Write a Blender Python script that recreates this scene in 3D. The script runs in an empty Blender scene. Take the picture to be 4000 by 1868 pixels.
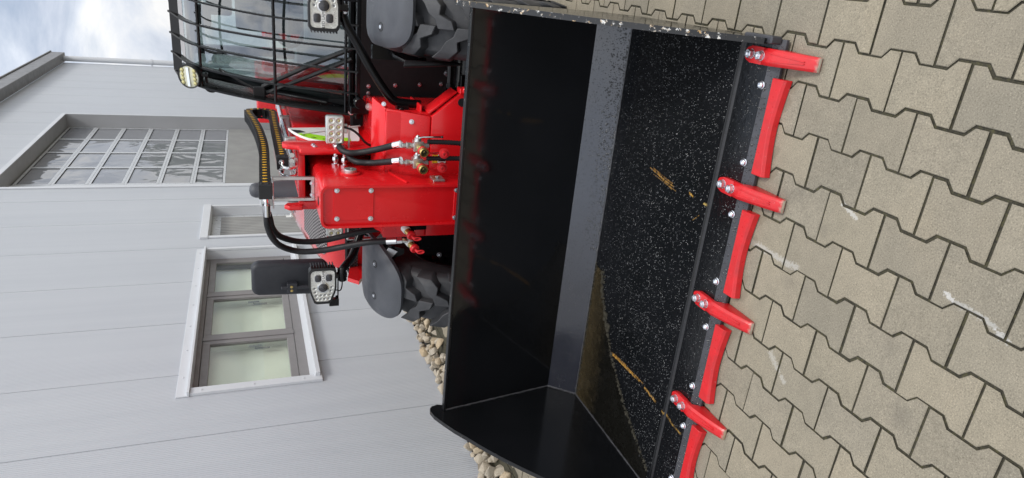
import bpy, bmesh, math, random
from mathutils import Vector, Matrix, Quaternion
random.seed(11)
SC = bpy.context.scene
COL = SC.collection
R = math.radians
PI = math.pi

# ------------------------------------------------------------------ camera
FW = Vector((-0.36074685, 0.86048234, -0.35976638))     # looking direction
RT = Vector((0.92763491, 0.37103643, -0.04272516))      # viewer's right (the photo is turned on its side)
DN = Vector((0.09672219, -0.34914482, -0.93206368))
EYE = Vector((0, 0, 1.62628))
cd = bpy.data.cameras.new('camera')
cam = bpy.data.objects.new('camera', cd); COL.objects.link(cam)
m = Matrix((( DN.x, RT.x, -FW.x, EYE.x), (DN.y, RT.y, -FW.y, EYE.y), (DN.z, RT.z, -FW.z, EYE.z), (0, 0, 0, 1)))
cam.matrix_world = m
cd.sensor_fit = 'HORIZONTAL'; cd.sensor_width = 36; cd.lens = 2610.74 / 4000 * 36
cd.clip_start = .05; cd.clip_end = 2000
SC.camera = cam
SC.render.resolution_x, SC.render.resolution_y = 1024, 478

# ------------------------------------------------------------------ world and sun
W = bpy.data.worlds.new('World'); SC.world = W; W.use_nodes = True
nt = W.node_tree; nt.nodes.clear()
def wn(t, **k):
    n = nt.nodes.new(t)
    for a, b in k.items(): setattr(n, a, b)
    return n
out = wn('ShaderNodeOutputWorld'); bg = wn('ShaderNodeBackground')
bg.inputs['Strength'].default_value = .1
SUN_EL, SUN_AZ = R(56), R(115)
sky = wn('ShaderNodeTexSky', sky_type='NISHITA', sun_disc=False, sun_elevation=SUN_EL, sun_rotation=SUN_AZ)
tc = wn('ShaderNodeTexCoord'); sep = wn('ShaderNodeSeparateXYZ')
nt.links.new(tc.outputs['Generated'], sep.inputs[0])
zz = wn('ShaderNodeMath', operation='MAXIMUM'); zz.inputs[1].default_value = 0; nt.links.new(sep.outputs['Z'], zz.inputs[0])
za = wn('ShaderNodeMath', operation='ADD'); za.inputs[1].default_value = .45; nt.links.new(zz.outputs[0], za.inputs[0])
dx = wn('ShaderNodeMath', operation='DIVIDE'); dy = wn('ShaderNodeMath', operation='DIVIDE')
nt.links.new(sep.outputs['X'], dx.inputs[0]); nt.links.new(za.outputs[0], dx.inputs[1])
nt.links.new(sep.outputs['Y'], dy.inputs[0]); nt.links.new(za.outputs[0], dy.inputs[1])
cmb = wn('ShaderNodeCombineXYZ'); nt.links.new(dx.outputs[0], cmb.inputs[0]); nt.links.new(dy.outputs[0], cmb.inputs[1])
def wnoise(scale, det, rough, dist, off):
    mp = wn('ShaderNodeMapping'); mp.inputs['Location'].default_value = off
    nt.links.new(cmb.outputs[0], mp.inputs[0])
    n = wn('ShaderNodeTexNoise'); n.inputs['Scale'].default_value = scale; n.inputs['Detail'].default_value = det
    n.inputs['Roughness'].default_value = rough; n.inputs['Distortion'].default_value = dist
    nt.links.new(mp.outputs[0], n.inputs['Vector']); return n
def wramp(src, stops):
    r = wn('ShaderNodeValToRGB'); e = r.color_ramp.elements
    while len(e) < len(stops): e.new(.5)
    for i, (p, c) in enumerate(stops): e[i].position = p; e[i].color = c if len(c) == 4 else (*c, 1)
    nt.links.new(src, r.inputs[0]); return r
n1 = wnoise(1.7, 10, .56, .3, (3.3, 1.1, 0)); n2 = wnoise(2.3, 9, .56, .5, (7.9, 5.2, 2))
cover = wramp(n1.outputs['Fac'], [(.33, (.25,)*3), (.47, (1,)*3)])
tone = wramp(n2.outputs['Fac'], [(.34, (.42, .49, .62)), (.47, (.74, .79, .88)), (.57, (1.0, 1.0, 1.0))])
vm = wn('ShaderNodeVectorMath', operation='SCALE'); og = wn('ShaderNodeMath', operation='MULTIPLY_ADD'); og.inputs[1].default_value = 12.5; og.inputs[2].default_value = 7.6      # CIE overcast: the zenith is brighter than the horizon
nt.links.new(zz.outputs[0], og.inputs[0]); nt.links.new(og.outputs[0], vm.inputs['Scale'])
nt.links.new(tone.outputs[0], vm.inputs[0])
mixw = wn('ShaderNodeMixRGB'); nt.links.new(cover.outputs[0], mixw.inputs[0])
nt.links.new(sky.outputs[0], mixw.inputs[1]); nt.links.new(vm.outputs[0], mixw.inputs[2])
nt.links.new(mixw.outputs[0], bg.inputs[0]); nt.links.new(bg.outputs[0], out.inputs[0])
sd = bpy.data.lights.new('sun', 'SUN'); sd.energy = 1.5; sd.angle = R(11); sd.color = (1, .96, .9)
sun = bpy.data.objects.new('sun', sd); COL.objects.link(sun)
to_sun = Vector((math.sin(SUN_AZ)*math.cos(SUN_EL), math.cos(SUN_AZ)*math.cos(SUN_EL), math.sin(SUN_EL)))
sun.rotation_euler = to_sun.to_track_quat('Z', 'Y').to_euler()
V = SC.view_settings
V.view_transform = 'Standard'; V.look = 'None'; V.gamma = 1; V.use_curve_mapping = False; V.exposure = .15

# ------------------------------------------------------------------ materials
MATS = {}
class Mt:
    """tiny node builder round one Principled material"""
    def __init__(s, name):
        s.m = bpy.data.materials.new(name); s.m.use_nodes = True
        s.t = s.m.node_tree; s.p = s.t.nodes['Principled BSDF']; s.out = s.t.nodes['Material Output']
    def n(s, t, **k):
        n = s.t.nodes.new(t)
        for a, b in k.items(): setattr(n, a, b)
        return n
    def l(s, a, b): s.t.links.new(a, b)
    def noise(s, scale, det=4, rough=.55, coord='Object', vec=None, dist=0):
        n = s.n('ShaderNodeTexNoise'); n.inputs['Scale'].default_value = scale
        n.inputs['Detail'].default_value = det; n.inputs['Roughness'].default_value = rough; n.inputs['Distortion'].default_value = dist
        if vec is None:
            vec = s.pos() if coord == 'World' else s.n('ShaderNodeTexCoord').outputs[coord]
        s.l(vec, n.inputs['Vector']); return n.outputs['Fac']
    def pos(s): return s.n('ShaderNodeNewGeometry').outputs['Position']
    def ramp(s, src, stops):
        r = s.n('ShaderNodeValToRGB'); e = r.color_ramp.elements
        while len(e) < len(stops): e.new(.5)
        for i, (p, c) in enumerate(stops):
            e[i].position = p
            if not hasattr(c, '__len__'): c = (c, c, c)
            e[i].color = (*c[:3], 1)
        s.l(src, r.inputs[0]); return r.outputs[0]
    def math(s, op, a, b=None, clamp=False):
        n = s.n('ShaderNodeMath', operation=op, use_clamp=clamp)
        for i, x in enumerate((a, b)):
            if x is None: continue
            if isinstance(x, (int, float)): n.inputs[i].default_value = x
            else: s.l(x, n.inputs[i])
        return n.outputs[0]
    def mix(s, f, a, b, mode='MIX'):
        n = s.n('ShaderNodeMixRGB', blend_type=mode)
        for i, x in enumerate((f, a, b)):
            if isinstance(x, (int, float)): n.inputs[i].default_value = x if i == 0 else (x, x, x, 1)
            elif isinstance(x, tuple): n.inputs[i].default_value = (*x[:3], 1)
            else: s.l(x, n.inputs[i])
        return n.outputs[0]
    def bump(s, h, strength=.3, dist=.002, normal=None):
        b = s.n('ShaderNodeBump'); b.inputs['Strength'].default_value = strength; b.inputs['Distance'].default_value = dist
        s.l(h, b.inputs['Height'])
        if normal is not None: s.l(normal, b.inputs['Normal'])
        s.l(b.outputs[0], s.p.inputs['Normal']); return b.outputs[0]
    def set(s, col=None, rough=None, metal=None, spec=None, coat=None, ior=None):
        for k, v in (('Base Color', col), ('Roughness', rough), ('Metallic', metal), ('Specular IOR Level', spec), ('Coat Weight', coat), ('IOR', ior)):
            if v is None: continue
            i = s.p.inputs[k]
            if isinstance(v, (int, float)): i.default_value = v
            elif isinstance(v, tuple): i.default_value = (*v[:3], 1)
            else: s.l(v, i)
    def polyline(s, pts, w, amp=.01, nscale=40, zflat=True):
        """1 near a polyline given in metres on the ground plan, ragged by noise"""
        P = s.pos()
        if zflat:
            f = s.n('ShaderNodeVectorMath', operation='MULTIPLY'); f.inputs[1].default_value = (1, 1, 0); s.l(P, f.inputs[0]); P = f.outputs[0]
        best = None
        for a, b in zip(pts, pts[1:]):
            a = Vector((*a[:2], 0)); b = Vector((*b[:2], 0)); ba = b - a
            if ba.length < 1e-6: ba = Vector((1e-4, 0, 0))
            pa = s.n('ShaderNodeVectorMath', operation='SUBTRACT'); s.l(P, pa.inputs[0]); pa.inputs[1].default_value = a
            dt = s.n('ShaderNodeVectorMath', operation='DOT_PRODUCT'); s.l(pa.outputs[0], dt.inputs[0]); dt.inputs[1].default_value = ba / ba.length_squared
            h = s.math('ADD', dt.outputs['Value'], 0, True)
            sc = s.n('ShaderNodeVectorMath', operation='SCALE'); sc.inputs[0].default_value = ba; s.l(h, sc.inputs['Scale'])
            df = s.n('ShaderNodeVectorMath', operation='SUBTRACT'); s.l(pa.outputs[0], df.inputs[0]); s.l(sc.outputs[0], df.inputs[1])
            ln = s.n('ShaderNodeVectorMath', operation='LENGTH'); s.l(df.outputs[0], ln.inputs[0])
            best = ln.outputs['Value'] if best is None else s.math('MINIMUM', best, ln.outputs['Value'])
        nz = s.math('MULTIPLY', s.math('SUBTRACT', s.noise(nscale, 5, .7, 'World'), .5), amp * 2)
        d = s.math('ADD', best, nz)
        mr = s.n('ShaderNodeMapRange'); mr.inputs[1].default_value = w; mr.inputs[2].default_value = w * (.1 if w > .02 else .5)
        mr.inputs[3].default_value = 0; mr.inputs[4].default_value = 1; s.l(d, mr.inputs[0]); return mr.outputs[0]

def simple(name, col, rough=.5, metal=0, var=.12, vs=6, bump=0, bs=80, spec=.5, coat=0):
    k = Mt(name)
    if var:
        f = k.noise(vs, 6, .6)
        c = k.ramp(f, [(.3, tuple(x * (1 - var) for x in col)), (.7, tuple(min(1, x * (1 + var)) for x in col))])
        k.set(col=c, metal=metal, spec=spec, coat=coat)
        k.set(rough=k.ramp(k.noise(vs * 3, 4, .6), [(.3, max(.02, rough * .8)), (.7, min(1, rough * 1.25))]))
    else: k.set(col=col, rough=rough, metal=metal, spec=spec, coat=coat)
    if bump: k.bump(k.noise(bs, 3, .6), .4, bump)
    MATS[name] = k.m; return k

simple('red_paint', (.66, .009, .013), .24, var=.03, vs=3, bump=.0002, bs=14, coat=.12, spec=.42)
simple('hood_paint', (.64, .012, .016), .16, var=.03, vs=3, coat=1.0)
simple('red_plastic', (.60, .015, .02), .4, var=.03)
simple('black_metal', (.004, .004, .0046), .22, var=.2, vs=10, spec=.28)
simple('black_plastic', (.012, .0125, .014), .5, var=.15, vs=8, bump=.0004, bs=300)
simple('deep_black', (.006, .006, .007), .6, var=.1)
simple('grey_plastic', (.066, .071, .082), .5, var=.10, vs=5, bump=.0005, bs=250)
simple('mirror_plastic', (.020, .022, .028), .55, var=.1, vs=6, bump=.0004, bs=300)
simple('zinc', (.62, .63, .62), .32, metal=.9, var=.12, vs=20)
simple('bolt_zinc', (.72, .75, .80), .25, metal=.85, var=.1, vs=60)
simple('chrome', (.72, .72, .73), .12, metal=1, var=.05)
simple('brass_zinc', (.60, .45, .17), .28, metal=.9, var=.15, vs=30)
simple('hose_rubber', (.010, .0105, .012), .5, var=.2, vs=20, spec=.35)
simple('chain_plastic', (.0045, .0045, .005), .45, var=.2, vs=30, spec=.35)
simple('yellow_dot', (.85, .47, .02), .4, var=.05)
simple('seat_fabric', (.03, .032, .036), .8, var=.2)
simple('cab_grey', (.16, .17, .18), .6, var=.1)
simple('white_plastic', (.75, .75, .73), .45, var=.05)
simple('label_green', (.36, .78, .02), .4, var=.04)
simple('label_yellow', (.75, .47, .02), .4, var=.04)
simple('ink', (.015, .015, .015), .5, var=0)
simple('silver_trim', (.60, .62, .65), .36, metal=.0, var=.04, vs=2)
simple('reveal_grey', (.37, .375, .39), .4, var=.06, vs=1.5)
simple('grey_trim', (.19, .19, .195), .42, var=.08, vs=2)
simple('frame_brown_grey', (.21, .20, .20), .45, var=.05)
simple('gate_frame', (.55, .57, .59), .3, metal=.15, var=.05)
simple('gasket', (.03, .032, .04), .6, var=.1)
simple('blind', (.80, .83, .75), .8, var=.05, vs=2)
simple('dark_room', (.05, .05, .05), .8, var=0)
simple('hall_cladding', (.56, .55, .56), .5, var=.05)
simple('lens_reflector', (.74, .74, .70), .3, metal=.5, var=.2, vs=90)
simple('round_lens', (.56, .55, .42), .3, metal=.1, var=.1, vs=60)
simple('ledge_paint', (.016, .016, .018), .45, var=.3, vs=30)
simple('lens_glass_dark', (.03, .03, .035), .06, var=.1, spec=.8)
simple('led_yellow', (.50, .46, .22), .25, metal=.4, var=.2, vs=80)
simple('bark', (.10, .075, .05), .85, var=.3, vs=12)
simple('leaf', (.035, .075, .025), .6, var=.4, vs=3)
simple('far_ground', (.30, .28, .25), .85, var=.15, vs=.3)
# worn red castings: bare steel and grime towards the tips, small chips
k = simple('red_worn', (.55, .014, .018), .32, var=.1, vs=25, bump=.001, bs=120)
base = k.p.inputs['Base Color'].links[0].from_socket; oc = k.n('ShaderNodeTexCoord').outputs['Object']; sp = k.n('ShaderNodeSeparateXYZ'); k.l(oc, sp.inputs[0])
tipm = k.math('ADD', k.math('MULTIPLY', k.math('ADD', sp.outputs['Y'], .083), -60), k.math('MULTIPLY', k.math('SUBTRACT', k.noise(70, 5, .7), .5), 2.2), True)
chip = k.ramp(k.noise(55, 6, .75, 'World'), [(.66, 0), (.69, 1)]); grime = k.ramp(k.noise(16, 5, .65, 'World'), [(.5, 0), (.75, .45)])
c = k.mix(grime, base, (.30, .03, .03)); c = k.mix(k.math('MULTIPLY', chip, .5), c, (.42, .30, .27)); c = k.mix(tipm, c, (.36, .27, .22)); k.set(col=c)
# rubber with grey dust
k = Mt('tyre_rubber'); f = k.noise(9, 8, .65)
k.set(col=k.ramp(f, [(.35, (.026, .027, .030)), (.6, (.048, .049, .053)), (.78, (.10, .098, .094))]), rough=.6)
k.bump(k.noise(160, 4, .7), .5, .0012); MATS['tyre_rubber'] = k.m
# wall cladding: silver sheet, fine vertical ribs of a couple of millimetres
k = Mt('wall_sheet'); sp = k.n('ShaderNodeSeparateXYZ'); k.l(k.pos(), sp.inputs[0])
wv = k.math('SINE', k.math('MULTIPLY', sp.outputs['Y'], 2 * PI / .0215))
k.bump(wv, .7, .0022)
f = k.noise(.7, 5, .6, 'World')
mp = k.n('ShaderNodeMapping'); mp.inputs['Scale'].default_value = (8, 8, .25); k.l(k.pos(), mp.inputs[0])
f2 = k.noise(1, 6, .6, vec=mp.outputs[0])
c = k.ramp(f, [(.3, (.485, .515, .556)), (.7, (.53, .557, .596))])
k.set(col=k.mix(.5, c, k.ramp(f2, [(.3, (.475, .50, .54)), (.7, (.545, .568, .603))])), rough=.38, metal=.0); MATS['wall_sheet'] = k.m
# ribbed grey door panel
k = Mt('ribbed_panel'); sp = k.n('ShaderNodeSeparateXYZ'); k.l(k.pos(), sp.inputs[0])
k.set(col=k.ramp(k.noise(3), [(.3, (.27, .27, .265)), (.7, (.33, .33, .32))]), rough=.45); MATS['ribbed_panel'] = k.m
# gate glazing: wavy plastic, strong grazing reflection
k = Mt('gate_pane'); oi = k.n('ShaderNodeObjectInfo'); cb = k.n('ShaderNodeVectorMath', operation='ADD')
k.l(k.n('ShaderNodeTexCoord').outputs['Object'], cb.inputs[0]); sc = k.n('ShaderNodeVectorMath', operation='SCALE'); sc.inputs[0].default_value = (37, 53, 11)
k.l(oi.outputs['Random'], sc.inputs['Scale']); k.l(sc.outputs[0], cb.inputs[1])
k.bump(k.noise(1.5, 2, .5, vec=cb.outputs[0], dist=.5), .38, .06)
k.set(col=(.24, .25, .27), rough=.03, spec=1.0); MATS['gate_pane'] = k.m
# thin glass
def glass(name, tint, refl):
    k = Mt(name); k.t.nodes.remove(k.p)
    tr = k.n('ShaderNodeBsdfTransparent'); tr.inputs[0].default_value = (*tint, 1)
    gl = k.n('ShaderNodeBsdfGlossy'); gl.inputs['Roughness'].default_value = .015; gl.inputs[0].default_value = (.95, .97, 1, 1)
    fr = k.n('ShaderNodeFresnel'); bf = k.n('ShaderNodeNewGeometry'); k.l(k.math('ADD', k.math('MULTIPLY', bf.outputs['Backfacing'], 1 / refl - refl), refl), fr.inputs['IOR'])
    mx = k.n('ShaderNodeMixShader'); k.l(fr.outputs[0], mx.inputs[0]); k.l(tr.outputs[0], mx.inputs[1]); k.l(gl.outputs[0], mx.inputs[2])
    k.l(mx.outputs[0], k.out.inputs[0]); MATS[name] = k.m
glass('cab_glass', (.66, .76, .76), 2.5)
glass('window_glass', (.95, .97, .94), 1.5)
# bucket steel: gloss black paint
def bucket_paint(name, rough, wet=False, chips=0, tint=False):
    k = Mt(name)
    f = k.noise(2.5, 6, .6, 'World')
    col = k.ramp(f, [(.35, (.0045, .005, .0058)), (.7, (.0075, .008, .0095))])
    rg = k.ramp(k.noise(5, 5, .6, 'World'), [(.3, rough * .7), (.7, rough * 1.4)])
    dust = k.ramp(k.noise(420, 2, .5, 'World'), [(.70, 0), (.78, 1)])
    col = k.mix(k.math('MULTIPLY', dust, .10), col, (.35, .35, .36))
    if wet:
        # rust scrapes left by loads
        for pts, w, c in (([(-1.622, 2.43), (-1.615, 2.37), (-1.609, 2.2), (-1.606, 2.13)], .0055, (.47, .25, .045)), ([(-1.613, 2.41), (-1.606, 2.33), (-1.600, 2.17), (-1.598, 2.10)], .0048, (.36, .18, .03)), ([(-1.604, 2.36), (-1.597, 2.25)], .003, (.25, .13, .03)),
                          ([(-1.609, 2.08), (-1.611, 2.05), (-1.618, 1.99)], .008, (.42, .23, .05)),
                          ([(-1.628, 1.935), (-1.648, 1.87), (-1.65, 1.81)], .007, (.30, .17, .03)),
                          ([(-.681, 2.332), (-.70, 2.22), (-.707, 2.15)], .004, (.34, .18, .035)), ([(-.676, 2.31), (-.692, 2.21), (-.697, 2.16)], .004, (.26, .13, .03)), ([(-.70, 2.30), (-.712, 2.2), (-.719, 2.13)], .003, (.22, .12, .03)),
                          ([(-.688, 2.27), (-.72, 2.16)], .005, (.30, .16, .03)),
                          ([(-.699, 2.04), (-.705, 2.02)], .006, (.55, .3, .05)), ([(-.709, 1.945), (-.708, 1.93)], .006, (.5, .35, .1)),
                          ([(-.76, 1.96), (-.79, 1.99)], .002, (.30, .16, .03))):
            mk = k.math('MULTIPLY', k.polyline(pts, w * .9, w * 2.2, 150), k.ramp(k.noise(75, 6, .7, 'World'), [(.40, .08), (.54, .9)]))
            col = k.mix(mk, col, c); rg = k.mix(mk, rg, .7)
        k.bump(k.noise(45, 3, .6, 'World'), .25, .002)
    else: k.bump(k.noise(30, 2, .5, 'World'), .12, .001)
    if chips:
        ch = k.ramp(k.noise(42, 8, .75, 'World'), [(.665 - .09 * chips, 0), (.685 - .09 * chips, 1)])
        cc = k.ramp(k.noise(60, 3, .6, 'World'), [(.45, (.62, .62, .60)), (.62, (.42, .26, .10))])
        col = k.mix(ch, col, cc); rg = k.mix(ch, rg, .6)
    if tint: col = k.mix(.5, col, (.010, .012, .026))  # blue sheen of the reflected sky put into the slope plate's colour
    k.set(col=col, rough=rg, spec=1.0 if tint else .36 if wet else .5, coat=0); MATS[name] = k.m
bucket_paint('bucket_black', .075)
bucket_paint('bucket_slope_sheen', .20, tint=True)
bucket_paint('bucket_floor', .14, wet=True)
bucket_paint('bucket_side', .14)
bucket_paint('bucket_rim', .35, chips=1.0)
bucket_paint('bucket_rim_light', .3, chips=.25)
simple('lip_steel', (.042, .043, .050), .38, var=.25, vs=14, bump=.0008, bs=90)
simple('weld', (.05, .05, .055), .35, var=.3, vs=40, bump=.002, bs=120)
simple('water_bead', (.01, .011, .012), .04, var=0, spec=.9)
k = Mt('puddle_water'); f = k.noise(16, 8, .7, 'World'); f2 = k.noise(220, 4, .75, 'World'); sp = k.n('ShaderNodeSeparateXYZ'); k.l(k.pos(), sp.inputs[0])
silt = k.math('ADD', k.math('MULTIPLY', k.math('SUBTRACT', sp.outputs['Y'], 2.44), 3.6), k.math('SUBTRACT', f, .5), True)
c = k.mix(silt, (.0055, .0052, .0042), (.050, .037, .017)); c = k.mix(1, c, k.ramp(f2, [(.35, .35), (.65, 1.7)]), 'MULTIPLY')
k.set(col=c, rough=k.ramp(f, [(.3, .10), (.7, .4)]), spec=.4); k.bump(k.noise(120, 4, .7, 'World'), .3, .002); MATS['puddle_water'] = k.m
simple('grit_glints', (.33, .33, .33), .6, var=.5, vs=70)  # pale colour serves real crumbs and painted droplet glints
simple('sediment', (.034, .030, .020), .7, var=.5, vs=60, bump=.002, bs=200)
# concrete block paving
k = Mt('paver_concrete'); oi = k.n('ShaderNodeObjectInfo')
big = k.noise(3.2, 6, .6, 'World'); fine = k.noise(240, 3, .8, 'World'); mid = k.noise(22, 5, .65, 'World')
c = k.ramp(big, [(.3, (.240, .216, .168)), (.55, (.270, .240, .185)), (.75, (.297, .258, .192))])
c = k.mix(1, c, k.ramp(fine, [(.30, .5), (.46, .93), (.58, 1.03), (.72, 1.65)]), 'MULTIPLY')
c = k.mix(1, c, k.ramp(mid, [(.28, .90), (.7, 1.06)]), 'MULTIPLY')
c = k.mix(1, c, k.ramp(oi.outputs['Random'], [(0, (.86, .87, .88)), (.25, (.97, .96, .94)), (.5, (1, 1, 1)), (.75, (1.03, 1.02, .98)), (1, (1.10, 1.08, 1.05))]), 'MULTIPLY')
for pts, w, a, col in (([(-.772, 1.75), (-.777, 1.6), (-.778, 1.55), (-.774, 1.50)], .010, .30, (.62, .62, .61)),
                       ([(-.643, .985), (-.645, .93), (-.655, .885)], .007, .30, (.62, .63, .63)),
                       ([(-.665, .872), (-.672, .850)], .008, .3, (.78, .79, .8)),
                       ([(-1.099, 1.51), (-1.118, 1.485), (-1.135, 1.46)], .010, .28, (.62, .61, .58)),
                       ([(-1.15, 1.44), (-1.158, 1.425)], .008, .28, (.62, .61, .58)),
                       ([(-.640, 1.0), (-.632, 1.02)], .006, .4, (.75, .75, .75)),
                       ([(-.52, 1.40), (-.545, 1.34)], .006, .4, (.65, .65, .63))):
    mk = k.polyline(pts, w * 1.3, w * 2.6, 130); c = k.mix(k.math('MULTIPLY', mk, a), c, col)
for x, y, w, a in ((-.577, 1.615, .045, .45), (-.538, 1.561, .05, .45), (-.625, 1.435, .035, .5), (-1.013, 1.021, .05, .55), (-.833, 1.51, .05, .4), (-.846, 1.115, .03, .35)):
    mk = k.polyline([(x, y), (x + .006, y)], w, w * .9, 45); c = k.mix(k.math('MULTIPLY', mk, a * .6), c, (.11, .10, .085))
# drips that ran off the bucket's wear bars
for x in (-.24, -.30, -.46, -.53, -.20, -.69, -.78, -.93, -.985, -1.14, -1.17, -1.40, -1.62, -1.58):
    y = 1.70 if abs(((x + .153) % .4525) - .226) > .12 else 1.715
    mk = k.polyline([(x, y), (x + .02, y - .01)], .017, .014, 60); c = k.mix(k.math('MULTIPLY', mk, .6), c, (.19, .165, .12))
k.set(col=c, rough=.82, spec=.3); k.bump(fine, .5, .0012); MATS['paver_concrete'] = k.m
k = Mt('joint_sand'); f = k.noise(90, 5, .7, 'World')
k.set(col=k.ramp(f, [(.3, (.022, .020, .014)), (.50, (.050, .045, .030)), (.66, (.085, .078, .035))]), rough=.95)
k.bump(k.noise(200, 3, .7, 'World'), .8, .004); MATS['joint_sand'] = k.m
# limestone rubble
k = Mt('limestone'); oi = k.n('ShaderNodeObjectInfo'); f = k.noise(11, 8, .65)
c = k.ramp(f, [(.3, (.36, .30, .22)), (.5, (.47, .42, .34)), (.7, (.56, .52, .45))])
c = k.mix(1, c, k.ramp(oi.outputs['Random'], [(0, (1.02, .90, .72)), (.3, (1, .97, .92)), (.7, (.92, .92, .92)), (1, (1.12, 1.1, 1.06))]), 'MULTIPLY')
k.set(col=c, rough=.85); k.bump(k.noise(45, 6, .7), .7, .006); MATS['limestone'] = k.m
# expanded-metal grille
def mesh_grille(name, sx, sy, wire, hole, ax=('X', 'Y')):
    k = Mt(name); sp = k.n('ShaderNodeSeparateXYZ'); k.l(k.pos(), sp.inputs[0])
    a = k.math('MULTIPLY', sp.outputs[ax[0]], 2 * PI / sx); b = k.math('MULTIPLY', sp.outputs[ax[1]], 2 * PI / sy)
    w = k.math('MULTIPLY', k.math('SINE', a), k.math('SINE', b))
    k.set(col=k.ramp(k.math('ADD', k.math('MULTIPLY', w, .5), .5), [(.40, hole), (.62, wire)]), rough=.5); k.bump(w, .5, .003)
    MATS[name] = k.m
mesh_grille('grille_mesh', .022, .03, (.23, .21, .21), (.012, .01, .012))
mesh_grille('grille_hex', .02, .022, (.05, .045, .045), (.008, .006, .006), ('X', 'Z'))

# ------------------------------------------------------------------ mesh helpers
LOC = {}
class MB:
    def __init__(s): s.v = []; s.f = []; s.mi = []
    def add(s, vs, fs, mi=0):
        o = len(s.v); s.v += [Vector(v) for v in vs]; s.f += [tuple(i + o for i in f) for f in fs]; s.mi += [mi] * len(fs); return s
    def box(s, x0, x1, y0, y1, z0, z1, mi=0):
        x0, x1 = min(x0, x1), max(x0, x1); y0, y1 = min(y0, y1), max(y0, y1); z0, z1 = min(z0, z1), max(z0, z1)
        return s.add([(x0, y0, z0), (x1, y0, z0), (x1, y1, z0), (x0, y1, z0), (x0, y0, z1), (x1, y0, z1), (x1, y1, z1), (x0, y1, z1)],
                     [(0, 3, 2, 1), (4, 5, 6, 7), (0, 1, 5, 4), (1, 2, 6, 5), (2, 3, 7, 6), (3, 0, 4, 7)], mi)
    def prism(s, pts, vec, mi=0):
        """planar polygon swept along vec"""
        pts = [Vector(p) for p in pts]; vec = Vector(vec); n = len(pts)
        nr = Vector((0, 0, 0))
        for i in range(n): nr += pts[i].cross(pts[(i + 1) % n])
        if nr.dot(vec) > 0: pts = pts[::-1]
        return s.add(pts + [p + vec for p in pts], [tuple(range(n))] + [tuple(range(2 * n - 1, n - 1, -1))] +
                     [(i, i + n, (i + 1) % n + n, (i + 1) % n) for i in range(n)], mi)
    def px(s, yz, x0, x1, mi=0): return s.prism([(x0, y, z) for y, z in yz], (x1 - x0, 0, 0), mi)
    def py(s, xz, y0, y1, mi=0): return s.prism([(x, y0, z) for x, z in xz], (0, y1 - y0, 0), mi)
    def pz(s, xy, z0, z1, mi=0): return s.prism([(x, y, z0) for x, y in xy], (0, 0, z1 - z0), mi)
    def tube(s, path, r, n=10, caps=True, mi=0):
        path = [Vector(p) for p in path]; N = len(path); rs = r if hasattr(r, '__len__') else [r] * N
        t0 = (path[1] - path[0]).normalized(); u = t0.orthogonal().normalized(); vs = []
        for i, p in enumerate(path):
            t = (path[min(i + 1, N - 1)] - path[max(i - 1, 0)]).normalized()
            u = (u - t * u.dot(t)).normalized(); w = t.cross(u)
            vs += [p + (u * math.cos(2 * PI * j / n) + w * math.sin(2 * PI * j / n)) * rs[i] for j in range(n)]
        fs = [(i * n + j, i * n + (j + 1) % n, (i + 1) * n + (j + 1) % n, (i + 1) * n + j) for i in range(N - 1) for j in range(n)]
        if caps: fs += [tuple(range(n - 1, -1, -1)), tuple((N - 1) * n + j for j in range(n))]
        return s.add(vs, fs, mi)
    def cyl(s, a, b, r, n=12, r2=None, mi=0): return s.tube([a, b], [r, r if r2 is None else r2], n, True, mi)
    def lathe(s, c, ax, prof, n=24, mi=0, a0=0, a1=2 * PI):
        """profile of (radius, height along ax)"""
        ax = Vector(ax).normalized(); u = ax.orthogonal().normalized(); w = ax.cross(u); c = Vector(c); full = abs(a1 - a0 - 2 * PI) < 1e-6
        k = n if full else n + 1; vs = []
        for r, h in prof:
            for j in range(k):
                a = a0 + (a1 - a0) * j / n; vs.append(c + ax * h + (u * math.cos(a) + w * math.sin(a)) * r)
        fs = []
        for i in range(len(prof) - 1):
            for j in range(n):
                j2 = (j + 1) % k; fs.append((i * k + j, i * k + j2, (i + 1) * k + j2, (i + 1) * k + j))
        return s.add(vs, fs, mi)
    def mesh(s, name, mats, bevel=0, seg=1, smooth=35, origin=None):
        c = Vector(origin) if origin is not None else (Vector((min(v.x for v in s.v), min(v.y for v in s.v), min(v.z for v in s.v))) +
             Vector((max(v.x for v in s.v), max(v.y for v in s.v), max(v.z for v in s.v)))) / 2
        me = bpy.data.meshes.new(name); me.from_pydata([v - c for v in s.v], [], s.f)
        for mt in (mats if isinstance(mats, (list, tuple)) else [mats]): me.materials.append(MATS[mt])
        me.polygons.foreach_set('material_index', s.mi)
        bm = bmesh.new(); bm.from_mesh(me)
        if len(s.v) < 60000: bmesh.ops.recalc_face_normals(bm, faces=bm.faces)
        if bevel:
            es = [e for e in bm.edges if len(e.link_faces) == 2 and e.calc_face_angle(0) > R(28)]
            bmesh.ops.bevel(bm, geom=es, offset=bevel, segments=seg, affect='EDGES', profile=.5, clamp_overlap=True)
        bm.to_mesh(me); bm.free()
        if smooth:
            me.polygons.foreach_set('use_smooth', [True] * len(me.polygons)); me.set_sharp_from_angle(angle=R(smooth))
        return me, c
    def build(s, name, mats, parent=None, label=None, **k):
        me, c = s.mesh(name, mats, **k); return link(name, me, c, parent, label)
def link(name, me, c, parent=None, label=None, rot=None):
    o = bpy.data.objects.new(name, me); COL.objects.link(o); c = Vector(c); LOC[o] = c
    if parent is not None: o.parent = parent; o.location = c - LOC[parent]
    else: o.location = c
    if rot: o.rotation_euler = rot
    if label: o['label'] = label
    return o
def tag(o, label=None, cat=None, group=None, kind=None):
    for a, b in (('label', label), ('category', cat), ('group', group), ('kind', kind)):
        if b: o[a] = b
    return o
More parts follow.
